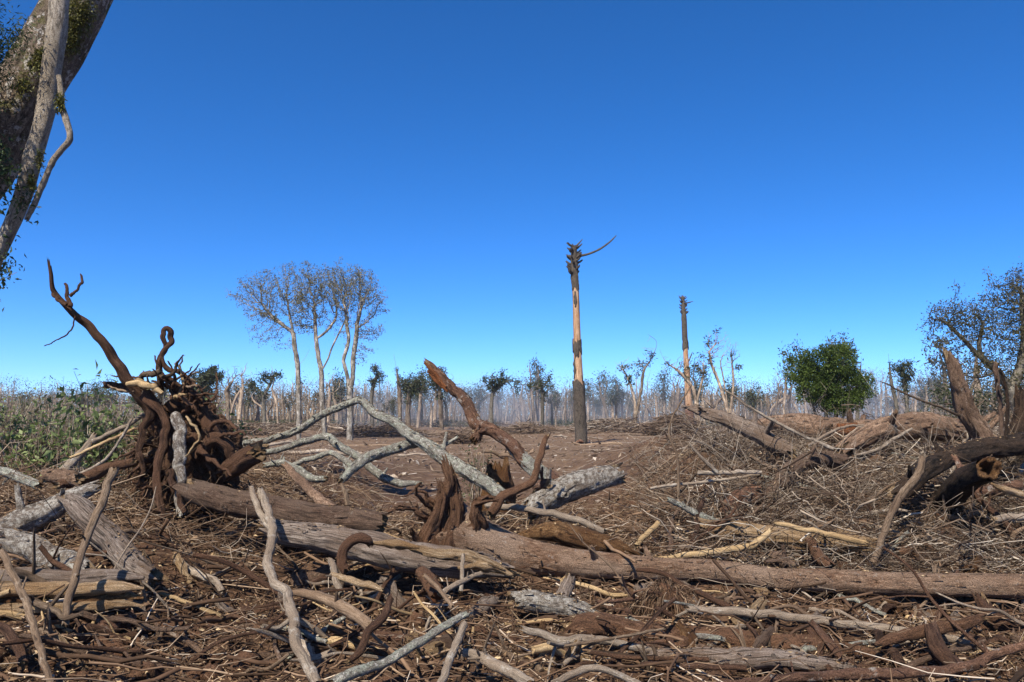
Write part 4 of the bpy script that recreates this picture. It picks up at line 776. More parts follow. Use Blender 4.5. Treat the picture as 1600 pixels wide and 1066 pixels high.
# ------------------------------------------------------------------ trees
def colonize(stems, att, step, infl, kill, iters=90, seed=0):
    rg = np.random.RandomState(seed)
    pos, par = [], []
    for s in stems:
        p, _, _ = resample(s, np.ones(len(s)), step)
        if pos:
            k = int(np.argmin(np.linalg.norm(np.array(pos) - p[0], axis=1)))
        for i, q in enumerate(p):
            if pos and i == 0: last = k; continue
            par.append(-1 if not pos else last); pos.append(q); last = len(pos) - 1
    pos = [np.array(q) for q in pos]; n0 = len(pos)
    A = att.copy(); P_ = np.array(pos)
    for _ in range(iters):
        if len(A) == 0: break
        D = np.linalg.norm(A[:, None] - P_[None], axis=2); near = D.argmin(1); dm = D.min(1)
        ok = dm < infl
        if not ok.any(): break
        new = []
        for k in np.unique(near[ok]):
            v = unit(A[ok & (near == k)] - P_[k]).mean(0) + rg.normal(size=3) * .22
            new.append(P_[k] + unit(v) * step); par.append(int(k))
        P_ = np.concatenate([P_, np.array(new)])
        D2 = np.linalg.norm(A[:, None] - np.array(new)[None], axis=2).min(1)
        A = A[D2 > kill]
        if len(P_) > 2600: break
    return P_, np.array(par), n0
def skeleton(P_, par, tip, expo=2.3, rmax=None):
    n = len(P_); ch = [[] for _ in range(n)]
    for i in range(1, n): ch[par[i]].append(i)
    r = np.zeros(n); order = list(range(n))
    for i in sorted(order, key=lambda i: -i):
        r[i] = (sum(r[c] ** expo for c in ch[i])) ** (1 / expo) if ch[i] else tip
    if rmax: r = tip * (r / tip) ** (math.log(rmax / tip) / max(math.log(r[0] / tip), 1e-3))
    chains, stack = [], [(0, None)]
    while stack:
        i, p = stack.pop(); c = [i] if p is None else [p, i]
        while ch[i]:
            k = max(ch[i], key=lambda c_: r[c_])
            for o in ch[i]:
                if o != k: stack.append((o, i))
            c.append(k); i = k
        chains.append(c)
    return r, chains, [i for i in range(n) if not ch[i]]
def ell(cs, n, rg):
    w_ = np.array([c[3] * c[4] * c[5] for c in cs]); w_ = w_ / w_.sum(); out = []
    for c, k in zip(cs, rg.multinomial(n, w_)):
        v = unit(rg.normal(size=(k, 3))) * rg.rand(k, 1) ** (1 / 2.2); out.append(np.array(c[:3]) + v * np.array(c[3:6]))
    return np.concatenate(out)
def tree(name, label, cat, stems_px, d, crowns_px, natt, seed, bark='greytree', leaf=None, nleaf=0, lsize=.15, tip=.012, step=.35, infl=3., kill=.5, rmax=None, depth=.8, extra=None, group=None, base_z=None, lspread=.25, clump=None, sprays=0, spr=.3):
    rg = np.random.RandomState(seed); s = d / F
    stems = [np.array([P(q[0], q[1], d + (q[2] if len(q) > 2 else 0)) for q in st_]) for st_ in stems_px]
    b = stems[0][0].copy()
    g = float(ground_h(b[0], b[1])); b[2] = g - .1
    if stems[0][0][2] > g: stems[0] = np.concatenate([[b], stems[0]])
    cr = []
    for c in crowns_px:
        o_ = P(c[0], c[1], d); cr.append((*o_, c[2] * s, max(c[2], c[3]) * s * depth, c[3] * s))
    att = ell(cr, natt, rg)
    if leaf and sprays:                                     # leaf sprays: attractors gathered round twig ends
        cc = ell(cr, sprays, rg); att = np.concatenate([att[:natt // 4], cc[rg.randint(0, sprays, natt * 3 // 4)] + rg.normal(size=(natt * 3 // 4, 3)) * 22 * s * spr])
    P_, par, n0 = colonize(stems, att, step, infl, kill, seed=seed)
    r, chains, tips = skeleton(P_, par, tip, 2.2, rmax)
    root = empty(name, (0, 0, 0)); root.location = tuple(b); tag(root, label, cat, group)
    inv = Matrix.Translation(-Vector(b))
    tb, bb = MB(), MB()
    for i, c in enumerate(chains):
        p = P_[c]; rr = r[c].copy()
        if i and len(c) > 1: rr[0] = min(rr[0], rr[1] * 1.2)
        big_ = rr.max() > (r[0] * .3)
        tube(tb if i == 0 else bb, p, rr, 14 if i == 0 else (7 if rr.max() > tip * 3 else 4), max(step, .05) if i else step * .6, .18 if big_ else 0, seed + i, 'open', 'taper' if rr[-1] > tip * 2 else 'round', rnd=.5)
    o = tb.build('trunk', M[bark], root); o.matrix_parent_inverse = inv
    if bb.n: o = bb.build('branches', M[bark], root); o.matrix_parent_inverse = inv
    if leaf and nleaf:
        lb = MB(); k = rg.choice(np.arange(len(P_))[(np.arange(len(P_)) >= n0) & (r < tip * 2.6)], nleaf)
        pos = P_[k] + rg.normal(size=(nleaf, 3)) * lspread
        leaves(lb, pos, lsize * rg.uniform(.5, 1.4, nleaf), rg, .44)
        o = lb.build('crown', M[leaf], root); o.matrix_parent_inverse = inv
    if clump:                                               # epiphyte tufts sitting on the limbs
        cm, cn, csz, lo = clump
        ids = np.arange(len(P_))[(r > tip * 1.4) & (P_[:, 2] > b[2] + lo * (P_[:, 2].max() - b[2]))]
        lb = MB()
        for k in rg.choice(ids, cn):
            m_ = rg.randint(14, 40); leaves(lb, P_[k] + rg.normal(size=(m_, 3)) * csz * .45, csz * rg.uniform(.5, 1.1, m_), rg, .3)
        o = lb.build('epiphytes', M[cm], root); o.matrix_parent_inverse = inv; o['kind'] = 'stuff'
    return root
# three thin-crowned trees left of centre
tree('slender_tree', 'leftmost slender grey tree of the thin crowned trio, with a tuft on its stem', 'tree', [[(467, 690), (467, 640), (466, 600), (465, 572), (461, 545), (457, 515), (452, 490)], [(465, 572), (475, 562), (484, 545)], [(458, 520), (438, 505), (420, 490)]], 74,
     [(415, 462, 50, 44), (455, 440, 42, 38), (392, 470, 30, 36), (425, 520, 34, 24), (478, 500, 18, 34)], 1500, 51, 'greytree', 'leaf_olive', 7500, .14, .010, .24, 5, .3, .21, lspread=.12, sprays=125, spr=.32, clump=('leaf_olive', 9, .4, .3))
tree('slender_tree', 'middle slender tree of the thin crowned trio, forking low', 'tree', [[(507, 674), (503, 620), (502, 580), (498, 560), (494, 530), (492, 500)], [(502, 580), (512, 562), (518, 545), (530, 520), (540, 500)], [(494, 530), (510, 518), (524, 500)]], 73,
     [(500, 452, 40, 42), (480, 470, 26, 36), (524, 450, 26, 34), (520, 490, 26, 24)], 1300, 52, 'greytree', 'leaf_olive', 7500, .14, .010, .24, 5, .3, .22, lspread=.12, sprays=125, spr=.32, clump=('leaf_olive', 8, .4, .4))
tree('slender_tree', 'rightmost double stemmed tree of the thin crowned trio', 'tree', [[(547, 664), (547, 625), (543, 590), (537, 566), (534, 552)], [(546, 620), (551, 590), (552, 560), (556, 530), (558, 505)], [(537, 562), (545, 530), (541, 505)]], 72,
     [(556, 456, 42, 42), (584, 470, 26, 28), (540, 440, 30, 24), (560, 510, 30, 30), (572, 540, 16, 16)], 1300, 53, 'greytree', 'leaf_olive', 7500, .14, .010, .24, 5, .3, .28, lspread=.12, sprays=125, spr=.32, clump=('leaf_olive', 5, .4, .3))
# singled-out trees of the far edge: (base px, py top, depth, ...)
far_spec = [
 ('dead_tree', 'dead tree with dark tufted limbs left of the thin crowned trio', [[(413, 664), (412, 630), (408, 612)], [(411, 622), (422, 600), (428, 585)]], 118, [(400, 600, 22, 14), (428, 590, 18, 14), (410, 586, 14, 8)], 220, 'darkbranch', ('leaf_dark', 34, .55, .55)),
 ('dead_tree', 'pale leafless tree between the uprooted stump and the trio', [[(356, 668), (356, 630), (354, 612)]], 120, [(362, 590, 26, 20), (345, 605, 12, 12)], 260, 'forest', None),
 ('dead_tree', 'dead tree with one dark tuft just right of the trio', [[(582, 664), (580, 630), (584, 600), (590, 585)]], 118, [(588, 580, 14, 20), (598, 592, 10, 12)], 150, 'darkbranch', ('leaf_dark', 22, .5, .55)),
 ('dead_tree', 'thin crooked snag with a bare top left of the snapped limb', [[(625, 664), (624, 610), (620, 580), (615, 553)]], 118, [(622, 590, 8, 20)], 60, 'forest', ('leaf_dark', 6, .35, .6)),
 ('leafy_tree', 'small dark leafy tree behind the snapped limb at left', [[(638, 664), (638, 630), (640, 610)]], 122, [(634, 600, 18, 14), (655, 598, 14, 16)], 220, 'forest', ('leaf_dark', 40, .6, .5)),
 ('leafy_tree', 'ragged dark crowned tree right of the tip of the snapped limb', [[(690, 666), (688, 630), (686, 600)]], 116, [(684, 590, 24, 22), (664, 600, 10, 16), (705, 598, 12, 12)], 300, 'forest', ('leaf_dark', 40, .55, .5)),
 ('dead_tree', 'dark flat crowned dead tree right of the snapped limb', [[(768, 662), (768, 630), (770, 612)], [(770, 614), (785, 600), (795, 595)]], 112, [(772, 597, 26, 14), (802, 602, 22, 14), (784, 586, 16, 8)], 330, 'darkbranch', ('leaf_dark', 46, .5, .5)),
 ('dead_tree', 'round topped dead tree with clubbed limbs left of the tall bare pine', [[(847, 662), (848, 630), (848, 613)]], 112, [(846, 596, 26, 15), (832, 606, 14, 10), (862, 604, 12, 10)], 260, 'darkbranch', ('leaf_dark', 26, .45, .5)),
 ('dead_tree', 'big pale dead tree with writhing limbs right of the tall bare pine', [[(992, 664), (992, 630), (985, 600), (978, 585)], [(994, 650), (1002, 610), (1006, 580), (1018, 560), (1026, 535), (1012, 522)], [(985, 602), (975, 580), (960, 565)]], 100, [(990, 580, 24, 26), (1008, 560, 16, 24), (975, 575, 16, 14)], 260, 'forest', ('leaf_dark', 16, .5, .5)),
 ('dead_tree', 'pale dead tree with a long left limb beside the farther bare pine', [[(1092, 666), (1088, 630), (1080, 600), (1070, 585)], [(1082, 605), (1060, 580), (1040, 565), (1030, 545)], [(1088, 630), (1096, 600), (1100, 580)]], 98, [(1052, 575, 24, 20), (1096, 575, 14, 26), (1075, 560, 16, 18)], 280, 'forest', ('leaf_dark', 10, .45, .5)),
 ('dead_tree', 'tall fine branched dead tree right of the farther bare pine', [[(1138, 668), (1136, 630), (1130, 590), (1126, 570)], [(1136, 640), (1124, 600), (1112, 570), (1108, 550)], [(1140, 650), (1146, 600), (1144, 570)]], 96, [(1116, 550, 24, 38), (1144, 560, 18, 36), (1130, 540, 22, 26)], 520, 'forest', ('leaf_dark', 8, .5, .6)),
 ('leafy_tree', 'dark evergreen with rounded clumps behind the uprooted stump', [[(322, 660), (322, 620), (318, 600)]], 110, [(300, 596, 20, 20), (325, 590, 22, 22), (344, 586, 16, 14), (312, 612, 24, 14)], 420, 'darkbranch', ('leaf_dark', 150, .55, .35)),
 ('dead_tree', 'dead tree with a hooked top right of the round green bush', [[(1402, 668), (1400, 630), (1393, 600), (1390, 575), (1388, 552)]], 70, [(1392, 590, 12, 26), (1404, 580, 10, 18)], 120, 'darkbranch', ('leaf_dark', 8, .3, .5)),
 ('leafy_tree', 'thin leafy tree between the green bush and the leaning stump', [[(1418, 668), (1416, 620), (1412, 595)]], 66, [(1410, 580, 16, 24), (1424, 590, 10, 14)], 200, 'darkbranch', ('leaf_dark', 40, .32, .5)),
 ('dead_tree', 'bare dark tree standing close behind the round green bush', [[(1340, 660), (1340, 600), (1344, 580), (1346, 556)], [(1341, 600), (1356, 592), (1364, 578)]], 70, [(1342, 580, 14, 18), (1356, 584, 12, 12)], 110, 'darkbranch', None)]
for i, (nm, lab, st_, d, cr, na, bk, cl) in enumerate(far_spec):
    tree(nm, lab, 'tree', st_, d, cr, na, 70 + i, bk, tip=.014 * d / 100, step=.24 * d / 100, infl=6 * d / 100, kill=.33 * d / 100, rmax=.22 * d / 100 * (1.2 if bk == 'forest' else 1), clump=cl)
# big tree at the right edge
tree('edge_tree', 'dark spreading tree with mossy limbs at the right edge', 'tree', [[(1602, 690), (1596, 650), (1588, 625), (1575, 604), (1558, 580), (1530, 556), (1501, 526), (1478, 505), (1452, 497)], [(1580, 610), (1596, 570), (1602, 520), (1596, 470)], [(1588, 625), (1615, 590), (1640, 540)], [(1545, 570), (1530, 545), (1535, 510)], [(1558, 580), (1530, 590), (1500, 585)]], 30,
     [(1480, 492, 38, 18), (1520, 505, 40, 34), (1590, 470, 50, 42), (1575, 440, 26, 20), (1560, 540, 40, 34), (1610, 520, 40, 60), (1520, 570, 34, 20), (1470, 530, 22, 14), (1590, 590, 30, 26)], 2600, 91, 'darkbranch', 'leaf_edge', 18000, .085, .0065, .13, 2.2, .15, .26, depth=.7, lspread=.10, sprays=150, spr=.5)
tree('edge_tree', 'bushy olive tree low behind the leaning stump', 'tree', [[(1500, 690), (1498, 650), (1494, 620)]], 34, [(1490, 620, 34, 26), (1520, 640, 36, 26), (1466, 640, 26, 24), (1560, 640, 34, 26)], 900, 92, 'darkbranch', 'leaf_dark', 5500, .10, .007, .18, 2.4, .22, .14, lspread=.12, sprays=60, spr=.4)

# the round green bush
def bush():
    rg = np.random.RandomState(5); d = 38; s = d / F
    lob = [(1312, 566, 24, 28), (1286, 570, 26, 24), (1254, 578, 24, 28), (1282, 598, 38, 30), (1318, 606, 38, 34), (1292, 625, 38, 20), (1268, 606, 22, 26), (1338, 600, 20, 24), (1322, 628, 28, 16), (1320, 552, 14, 14), (1298, 548, 14, 10)]
    b = P(1296, 652, d); b[2] = ground_h(b[0], b[1]); root = tag(empty('green_bush', tuple(b)), 'dense round bright green bush behind the right heap', 'bush'); inv = Matrix.Translation(-Vector(b))
    mb = MB()
    for k, (x, y, _, _) in enumerate(lob[:9]):
        e = P(x, y, d); tube(mb, [b, b * .6 + e * .4 + rg.normal(size=3) * .15, e], [.09, .06, .02], 7, .15, .1, k, 'open', 'taper')
    o = mb.build('stems', M['darkbranch'], root); o.matrix_parent_inverse = inv
    lb = MB(); a = np.array([l[2] * l[3] for l in lob], float); a /= a.sum()
    for (x, y, rx, ry), k in zip(lob, (a * 420).astype(int)):
        c = P(x, y, d + rg.normal() * .3); v = unit(rg.normal(size=(k, 3)))
        cc = c + v * (rg.uniform(.55, 1.08, (k, 1))) * np.array([rx, (rx + ry) * .5, ry]) * s
        for q, vv in zip(cc, v):
            m = rg.randint(50, 110); w_ = unit(rg.normal(size=(m, 3))) * rg.rand(m, 1) ** .5 * rg.uniform(.14, .34)
            leaves(lb, q + w_ + vv * .05, rg.uniform(.06, .13, m), rg, .5, .1, dirs=unit(w_) + vv * .6, rnd=np.clip(rg.normal(.5, .2) + rg.normal(size=m) * .18, 0, 1))
    o = lb.build('crown', M['leaf_green'], root); o.matrix_parent_inverse = inv
bush()

# the two bare pine poles
def pole(label, path, d, sleeves, stub_top, n_stub, arms, seed):
    rg = np.random.RandomState(seed); p, r = path3(path, d)
    b = p[0].copy(); b[2] = float(ground_h(b[0], b[1])) - .1; p[0] = b
    root = tag(empty('bare_pine', tuple(b)), label, 'tree'); inv = Matrix.Translation(-Vector(b))
    pp, rr_, ss = resample(p, r, .1)
    def add(name, mb, mat, lab=None):
        o = mb.build(name, M[mat], root); o.matrix_parent_inverse = inv
        if lab: o['label'] = lab
    mb = MB(); tube(mb, pp, rr_ * .88, 18, .12, .05, seed, 'open', 'round', ridge=1); add('trunk', mb, 'peeled', 'pale wood laid bare where the bark has fallen')
    zz = pp[:, 2]
    for (ya, yb, k) in sleeves:
        za, zb = P(800, ya, d)[2], P(800, yb, d)[2]; m_ = (zz <= za) & (zz >= zb)
        mb = MB(); tube(mb, pp[m_], rr_[m_] * 1.05, 20, .08, .12, seed + 7 + ya, 'broken', 'broken', ridge=1.2); add('bark', mb, k)
    for i in range(7):
        k = rg.randint(8, len(pp) - 20); m_ = rg.randint(6, 18); a = rg.uniform(2.6, 6.8); off = np.array([math.cos(a), math.sin(a), 0])
        mb = MB(); tube(mb, pp[k:k + m_] + off * rr_[k:k + m_, None] * .82, np.full(len(pp[k:k + m_]), rr_[k] * .3), 8, .1, .4, seed + i, 'taper', 'taper', ridge=1.5); add('bark_strip', mb, 'pinebark')
    zt = P(800, stub_top, d)[2]; ids = np.arange(len(pp))[zz > zt]
    for i in range(n_stub):
        k = rg.choice(ids); a = rg.rand() * 6.28; q = pp[k]; v = np.array([math.cos(a), math.sin(a), rg.uniform(.0, .3)]); l = rg.uniform(.25, .5) * r[-1] / .2 + rr_[k]
        mb = MB(); tube(mb, [q, q + v * l * .6, q + v * l + np.array([0, 0, .25 * l])], [rr_[k] * .42, rr_[k] * .36, rr_[k] * .25], 6, .1, .15, i, 'open', 'broken'); add('branch_stub', mb, 'pinebark')
    for a in arms:
        mb = MB(); q, w_ = path3(a, d); tube(mb, q, w_, 7, .12, .2, seed, 'open', 'taper'); add('branch', mb, 'pinebark')
    return root, inv, b
M['peeled'] = wood('peeled_pine', (.22, .12, .065), (.46, .30, .185), (.62, .46, .32), alt=(.34, .18, .09), alt_amt=.4, grain=9, along=.06, bump=.5, crack=.6, tone=.05)
M['pinebark'] = wood('pine_bark', (.022, .018, .014), (.065, .054, .043), (.13, .11, .088), alt=(.10, .08, .062), grain=10, along=.9, bump=1., tone=.06)
rt, inv, b = pole('tall bare pine trunk with peeled midsection and tuft of stubs at its top', [(908.5, 694, 9.8), (907, 660, 9), (904.5, 600, 8.4), (902, 540, 6.8), (899.5, 460, 6), (897.5, 420, 5.8), (897, 385, 3.6)], 60,
     [(601, 720, 'pinebark'), (533, 553, 'pinebark'), (384, 453, 'pinebark')], 430, 46, [[(899, 400, 2.2), (916, 398, 2), (936, 390, 1.6), (952, 379, 1.4), (963, 368, 1)], [(897, 388, 1.6), (903, 382, 1.4), (910, 374, 1)]], 3)
mb = MB(); q = P(907, 691, 59.45); tube(mb, [q - [.35, 0, .05], q + [0, -.06, .1], q + [.25, 0, -.05]], [.07, .13, .07], 10, .05, .35, 5, 'round', 'round'); o = mb.build('cut_notch', M['redbark'], rt); o.matrix_parent_inverse = inv; o['label'] = 'orange cut at the foot'
pole('farther and shorter bare pine trunk with ringed stubs standing in smoke', [(1078, 674, 6.6), (1077, 645, 6), (1074, 600, 5.4), (1071, 545, 4.4), (1069, 500, 3.8), (1067, 463, 2)], 110,
     [(462, 546, 'pinebark'), (640, 680, 'redbark')], 492, 34, [[(1068, 475, 1.2), (1076, 473, 1), (1083, 471, .8)], [(1072, 575, 1.2), (1082, 550, .9)]], 9)

# ------------------------------------------------------------------ forest edge: single trees in front, a mass behind
rng = np.random.RandomState(17)
def dead_proto(seed):
    rg = np.random.RandomState(seed); H = rg.uniform(6, 8.5)
    lean = rg.normal(size=2) * .35
    if seed % 3 == 0: lean = lean * 3
    st_ = np.array([[0, 0, -.2], [lean[0] * .3, lean[1] * .3, H * .35], [lean[0], lean[1], H * .6]])
    att = ell([(lean[0], lean[1], H * .78, rg.uniform(1.1, 2.2), rg.uniform(1, 2), H * .24), (lean[0] + rg.normal(), lean[1], H * .62, 1.2, 1.2, H * .16)], rg.randint(130, 230), rg)
    P_, par, n0 = colonize([st_], att, .42, 4.5, .7, seed=seed); r, chains, tips = skeleton(P_, par, .018, 2.1, rg.uniform(.13, .26))
    mb = MB()
    for i, c in enumerate(chains):
        rr = r[c].copy()
        if i: rr[0] = min(rr[0], rr[1] * 1.2)
        tube(mb, P_[c], rr, 6 if i == 0 else 3, .7 if i == 0 else .6, 0, seed, 'open', 'round')
    kind = (0, 0, 2, 0, 1, 3)[seed % 6]; cm = None         # bare, tufted with epiphytes, leafy, bare with a broken top
    if kind in (1, 2):
        ids = np.arange(len(P_))[P_[:, 2] > H * (.55 if kind == 1 else .42)]; lb = MB(); m = 26 if kind == 1 else 60
        for k in rg.choice(ids, m):
            q = rg.randint(10, 22); leaves(lb, P_[k] + rg.normal(size=(q, 3)) * (.22 if kind == 1 else .38), rg.uniform(.18, .42, q), rg, .35, rnd=np.clip(rg.rand() * .7 + .3 * rg.rand(q), 0, 1))
        cm = lb.mesh('crown', M['leaf_far' if kind == 1 else 'leaf_dark'])
    return mb.mesh('dead_tree', M['forest' if kind != 1 or seed % 4 else 'darkbranch']), cm, ('bare', 'tufted', 'leafy', 'snapped')[kind]
protos = [dead_proto(500 + i) for i in range(18)]
cnt = 0
for i in range(300):
    px = -20 + 1640 * (i + rng.rand()) / 300; d = rng.uniform(135, 205)
    b = P(px, 660, d); x, y = b[0], b[1]
    tm, cm, kw = protos[rng.randint(18)]; o = bpy.data.objects.new('dead_tree' if kw != 'leafy' else 'leafy_tree', tm); C.objects.link(o)
    if cm: q = bpy.data.objects.new('crown', cm); C.objects.link(q); q.parent = o
    o.location = (x, y, float(ground_h(x, y))); s = rng.uniform(.75, 1.5) * (1.2 if px > 950 else 1) * (1 + .3 * float(noise(px * .017, 2., 0., 3))); o.scale = (s * rng.uniform(.8, 1.1), s, s); o.rotation_euler = (rng.normal() * .04, rng.normal() * .04, rng.rand() * 6.28)
    tag(o, '%s %s tree%s in far forest, %s' % ('tall' if s > 1.3 else 'short' if s < .95 else 'middling', kw, ' leaning left' if o.rotation_euler[1] < -.04 else ' leaning right' if o.rotation_euler[1] > .04 else '', beside(px, 640, FARMARKS)), 'tree', 'dead trees of the distant forest edge')
def forest_mass():
    rg = np.random.RandomState(8); n = 1600
    y = rg.uniform(205, 300, n); px = rg.uniform(-120, 1720, n); x = (px - 800) / F * y
    H = rg.uniform(5, 12.5, n) * (1 + .28 * noise(px * .02, 0, 0, 4)) * (1 + .25 * sstep(940, 1020, px)); K = 5; t = np.linspace(0, 1, K)
    lean = rg.normal(size=(n, 2)) * .5
    p = np.zeros((n, K, 3)); p[..., 0] = x[:, None] + lean[:, :1] * t; p[..., 1] = y[:, None] + lean[:, 1:] * t; p[..., 2] = H[:, None] * t * .8 - .2
    p[..., :2] += np.cumsum(rg.normal(size=(n, K, 2)) * .1, 1)
    mb = MB(); bulk(mb, p, (.06 + .26 * rg.rand(n) ** 2)[:, None] * np.linspace(1, .45, K), 4, rg.rand(n))
    nb = 10; i = np.repeat(np.arange(n), nb); u = rg.uniform(.35, 1, n * nb); z = H[i] * u * .8; az = rg.rand(n * nb) * 6.28; L = rg.uniform(.7, 2.4, n * nb)
    a = np.stack([x[i] + lean[i, 0] * u, y[i] + lean[i, 1] * u, z], 1); v = np.stack([np.cos(az), np.sin(az), rg.uniform(.3, 1.6, n * nb)], 1) * L[:, None]
    q = np.stack([a, a + v * .5 + rg.normal(size=a.shape) * .2, a + v + rg.normal(size=a.shape) * .25], 1)
    bulk(mb, q, rg.uniform(.02, .06, n * nb)[:, None] * np.array([1, .7, .35]), 3, rg.rand(n * nb))
    tag(mb.build('distant_forest', M['forest']), 'grey mass of dead trunks and branches along the horizon', kind='stuff')
    mb = MB(); n = 1500; y = rg.uniform(185, 300, n); px = rg.uniform(-120, 1720, n); x = (px - 800) / F * y
    hh = np.where(rg.rand(n) < .45, rg.uniform(.8, 3.5, n), rg.uniform(4, 11.5, n)) * (1 + .3 * noise(px * .015, 3, 0, 14)); k = 40
    c = np.stack([x, y, hh], 1); pos = np.repeat(c, k, 0) + rg.normal(size=(n * k, 3)) * np.array([1.2, 1., .75])
    leaves(mb, pos, rg.uniform(.22, .5, n * k), rg, .5, rnd=np.clip(np.repeat(rg.rand(n), k) * .8 + .2 * rg.rand(n * k), 0, 1))
    tag(mb.build('forest_foliage', M['leaf_far']), 'dark grey green foliage showing between the dead trunks', kind='stuff')
    mb = MB(); n = 3000; y = rg.uniform(270, 330, n); x = (rg.uniform(-140, 1740, n) - 800) / F * y; hh = rg.uniform(.3, 9.5, n); k = 20
    pos = np.repeat(np.stack([x, y, hh], 1), k, 0) + rg.normal(size=(n * k, 3)) * np.array([1.8, 1.4, .8]); pos[:, 2] = np.abs(pos[:, 2])
    leaves(mb, pos, rg.uniform(.5, 1.1, n * k), rg, .4, rnd=np.clip(np.repeat(rg.rand(n), k) * .7 + .3 * rg.rand(n * k), 0, 1))
    tag(mb.build('forest_backdrop_foliage', M['leaf_deep']), 'grey brown depth of the forest closing the horizon', kind='stuff')
    nb = 9000; y = rg.uniform(200, 300, nb); x = (rg.uniform(-120, 1720, nb) - 800) / F * y; z = rg.uniform(2, 9.5, nb); v = rg.normal(size=(nb, 3)) * np.array([.7, .5, .8]) + np.array([0, 0, .7])
    a = np.stack([x, y, z], 1); mb = MB(); bulk(mb, np.stack([a, a + v * .6 + rg.normal(size=(nb, 3)) * .15, a + v * 1.3], 1), rg.uniform(.02, .05, nb)[:, None] * np.array([1, .7, .4]), 3, rg.rand(nb))
    tag(mb.build('forest_twigs', M['forest']), 'tangled fine branches through the distant forest', kind='stuff')
    mb = MB(); n = 1500; y = rg.uniform(135, 200, n); px = rg.uniform(-60, 1660, n); keep = noise(px * .011, y * .03, 0, 6) > -.15; y, px = y[keep], px[keep]; n = len(y); x = (px - 800) / F * y; k = 30
    pos = np.repeat(np.stack([x, y, np.full(n, .5)], 1), k, 0) + rg.normal(size=(n * k, 3)) * np.array([.9, .8, .35]); pos[:, 2] = np.abs(pos[:, 2])
    leaves(mb, pos, rg.uniform(.25, .5, n * k), rg, .35, rnd=np.repeat(rg.rand(n), k))
    tag(mb.build('undergrowth', M['leaf_dark']), 'low green undergrowth at the foot of the forest', kind='stuff')
forest_mass()

# ------------------------------------------------------------------ clearing: brush heaps and logs
def brush_heap(label, px, py, wpx, hgt, n, seed, dark=0.):
    rg = np.random.RandomState(seed); d = CAM_H * F / (py - 648.); c = P(px, py, d); wx = wpx * d / F; dep = min(6, 1.5 + wx * .3)
    x = c[0] + rg.normal(size=n) * wx * .4; y = c[1] + rg.normal(size=n) * dep * .5
    z = hgt * rg.rand(n) ** .8 * np.exp(-((x - c[0]) / (wx * .75)) ** 2) * (1 + .5 * noise(x * .5, 0, 0, seed)); az = rg.rand(n) * 6.28; L = rg.uniform(.5, 3.2, n); sl = rg.normal(0, .22, n)
    t = np.linspace(-.5, .5, 4); v = np.stack([np.cos(az) * np.cos(sl), np.sin(az) * np.cos(sl), np.sin(sl)], 1) * L[:, None]
    p = np.stack([x, y, z + ground_h(x, y)], 1)[:, None] + v[:, None] * t[None, :, None] + np.cumsum(rg.normal(size=(n, 4, 3)) * .06, 1); p[..., 2] = np.maximum(p[..., 2], ground_h(p[..., 0], p[..., 1]) + .02)
    mb = MB(); bulk(mb, p, (.012 + .07 * rg.rand(n) ** 3)[:, None] * np.linspace(1, .6, 4), 3, np.clip(rg.rand(n) * (1 - dark), 0, 1))
    tag(mb.build('brush_heap', M['farlitter']), label, 'brush heap')
brush_heap('long brush heap in the clearing behind the trio of thin trees', 470, 672, 150, 1.3, 900, 201, .1)
brush_heap('brown brush heap at the foot of the lichen covered arch', 600, 681, 100, 1.0, 800, 202, .3)
brush_heap('low brush heap left of the tall bare pine', 800, 678, 120, 1.0, 900, 203, .2)
brush_heap('pale brush heap right behind the tall bare pine', 960, 676, 110, 1.1, 1000, 204, 0)
brush_heap('dark brush heap below the farther bare pine', 1050, 682, 70, 1.5, 800, 205, .4)
brush_heap('wide distant brush heap before the forest in the centre', 700, 667, 200, 1.2, 800, 206, .2)
brush_heap('small tangled root heap left of the rotten stump', 718, 692, 24, .7, 260, 207, .5)
brush_heap('brush heap in the clearing left of the trio of thin trees', 385, 680, 90, 1.2, 700, 208, .1)
lm_ = [stick_mesh(700 + j, 1, .04).mesh('fallen_log', M['pale' if j % 2 else 'stick']) for j in range(4)]
for i in range(46):
    px = rng.uniform(380, 1100); py = 648 + 12 + 62 * rng.rand() ** 1.5; d = CAM_H * F / (py - 648); c = P(px, py, d); L = rng.uniform(1.2, 5); az = rng.normal(0, .6) + (math.pi if rng.rand() < .5 else 0)
    v = np.array([math.cos(az), math.sin(az), 0]) * L / 2; a, b = gpos(*(c - v)[:2]), gpos(*(c + v)[:2]); a[2] += .1; b[2] += .1 + abs(rng.normal(0, .2))
    o = bpy.data.objects.new('fallen_log', lm_[i % 4]); C.objects.link(o); dd = Vector(b - a); th_ = rng.uniform(1.2, 3.6)
    o.matrix_world = Matrix.Translation(Vector(a)) @ dd.to_track_quat('Z', 'Y').to_matrix().to_4x4() @ Matrix.Diagonal((th_, th_, dd.length, 1))
    tag(o, '%s dead log on the clearing floor, %s' % ('thick' if th_ > 2.4 else 'thin', beside(px, 640, FARMARKS)), 'log', 'logs strewn over the clearing')

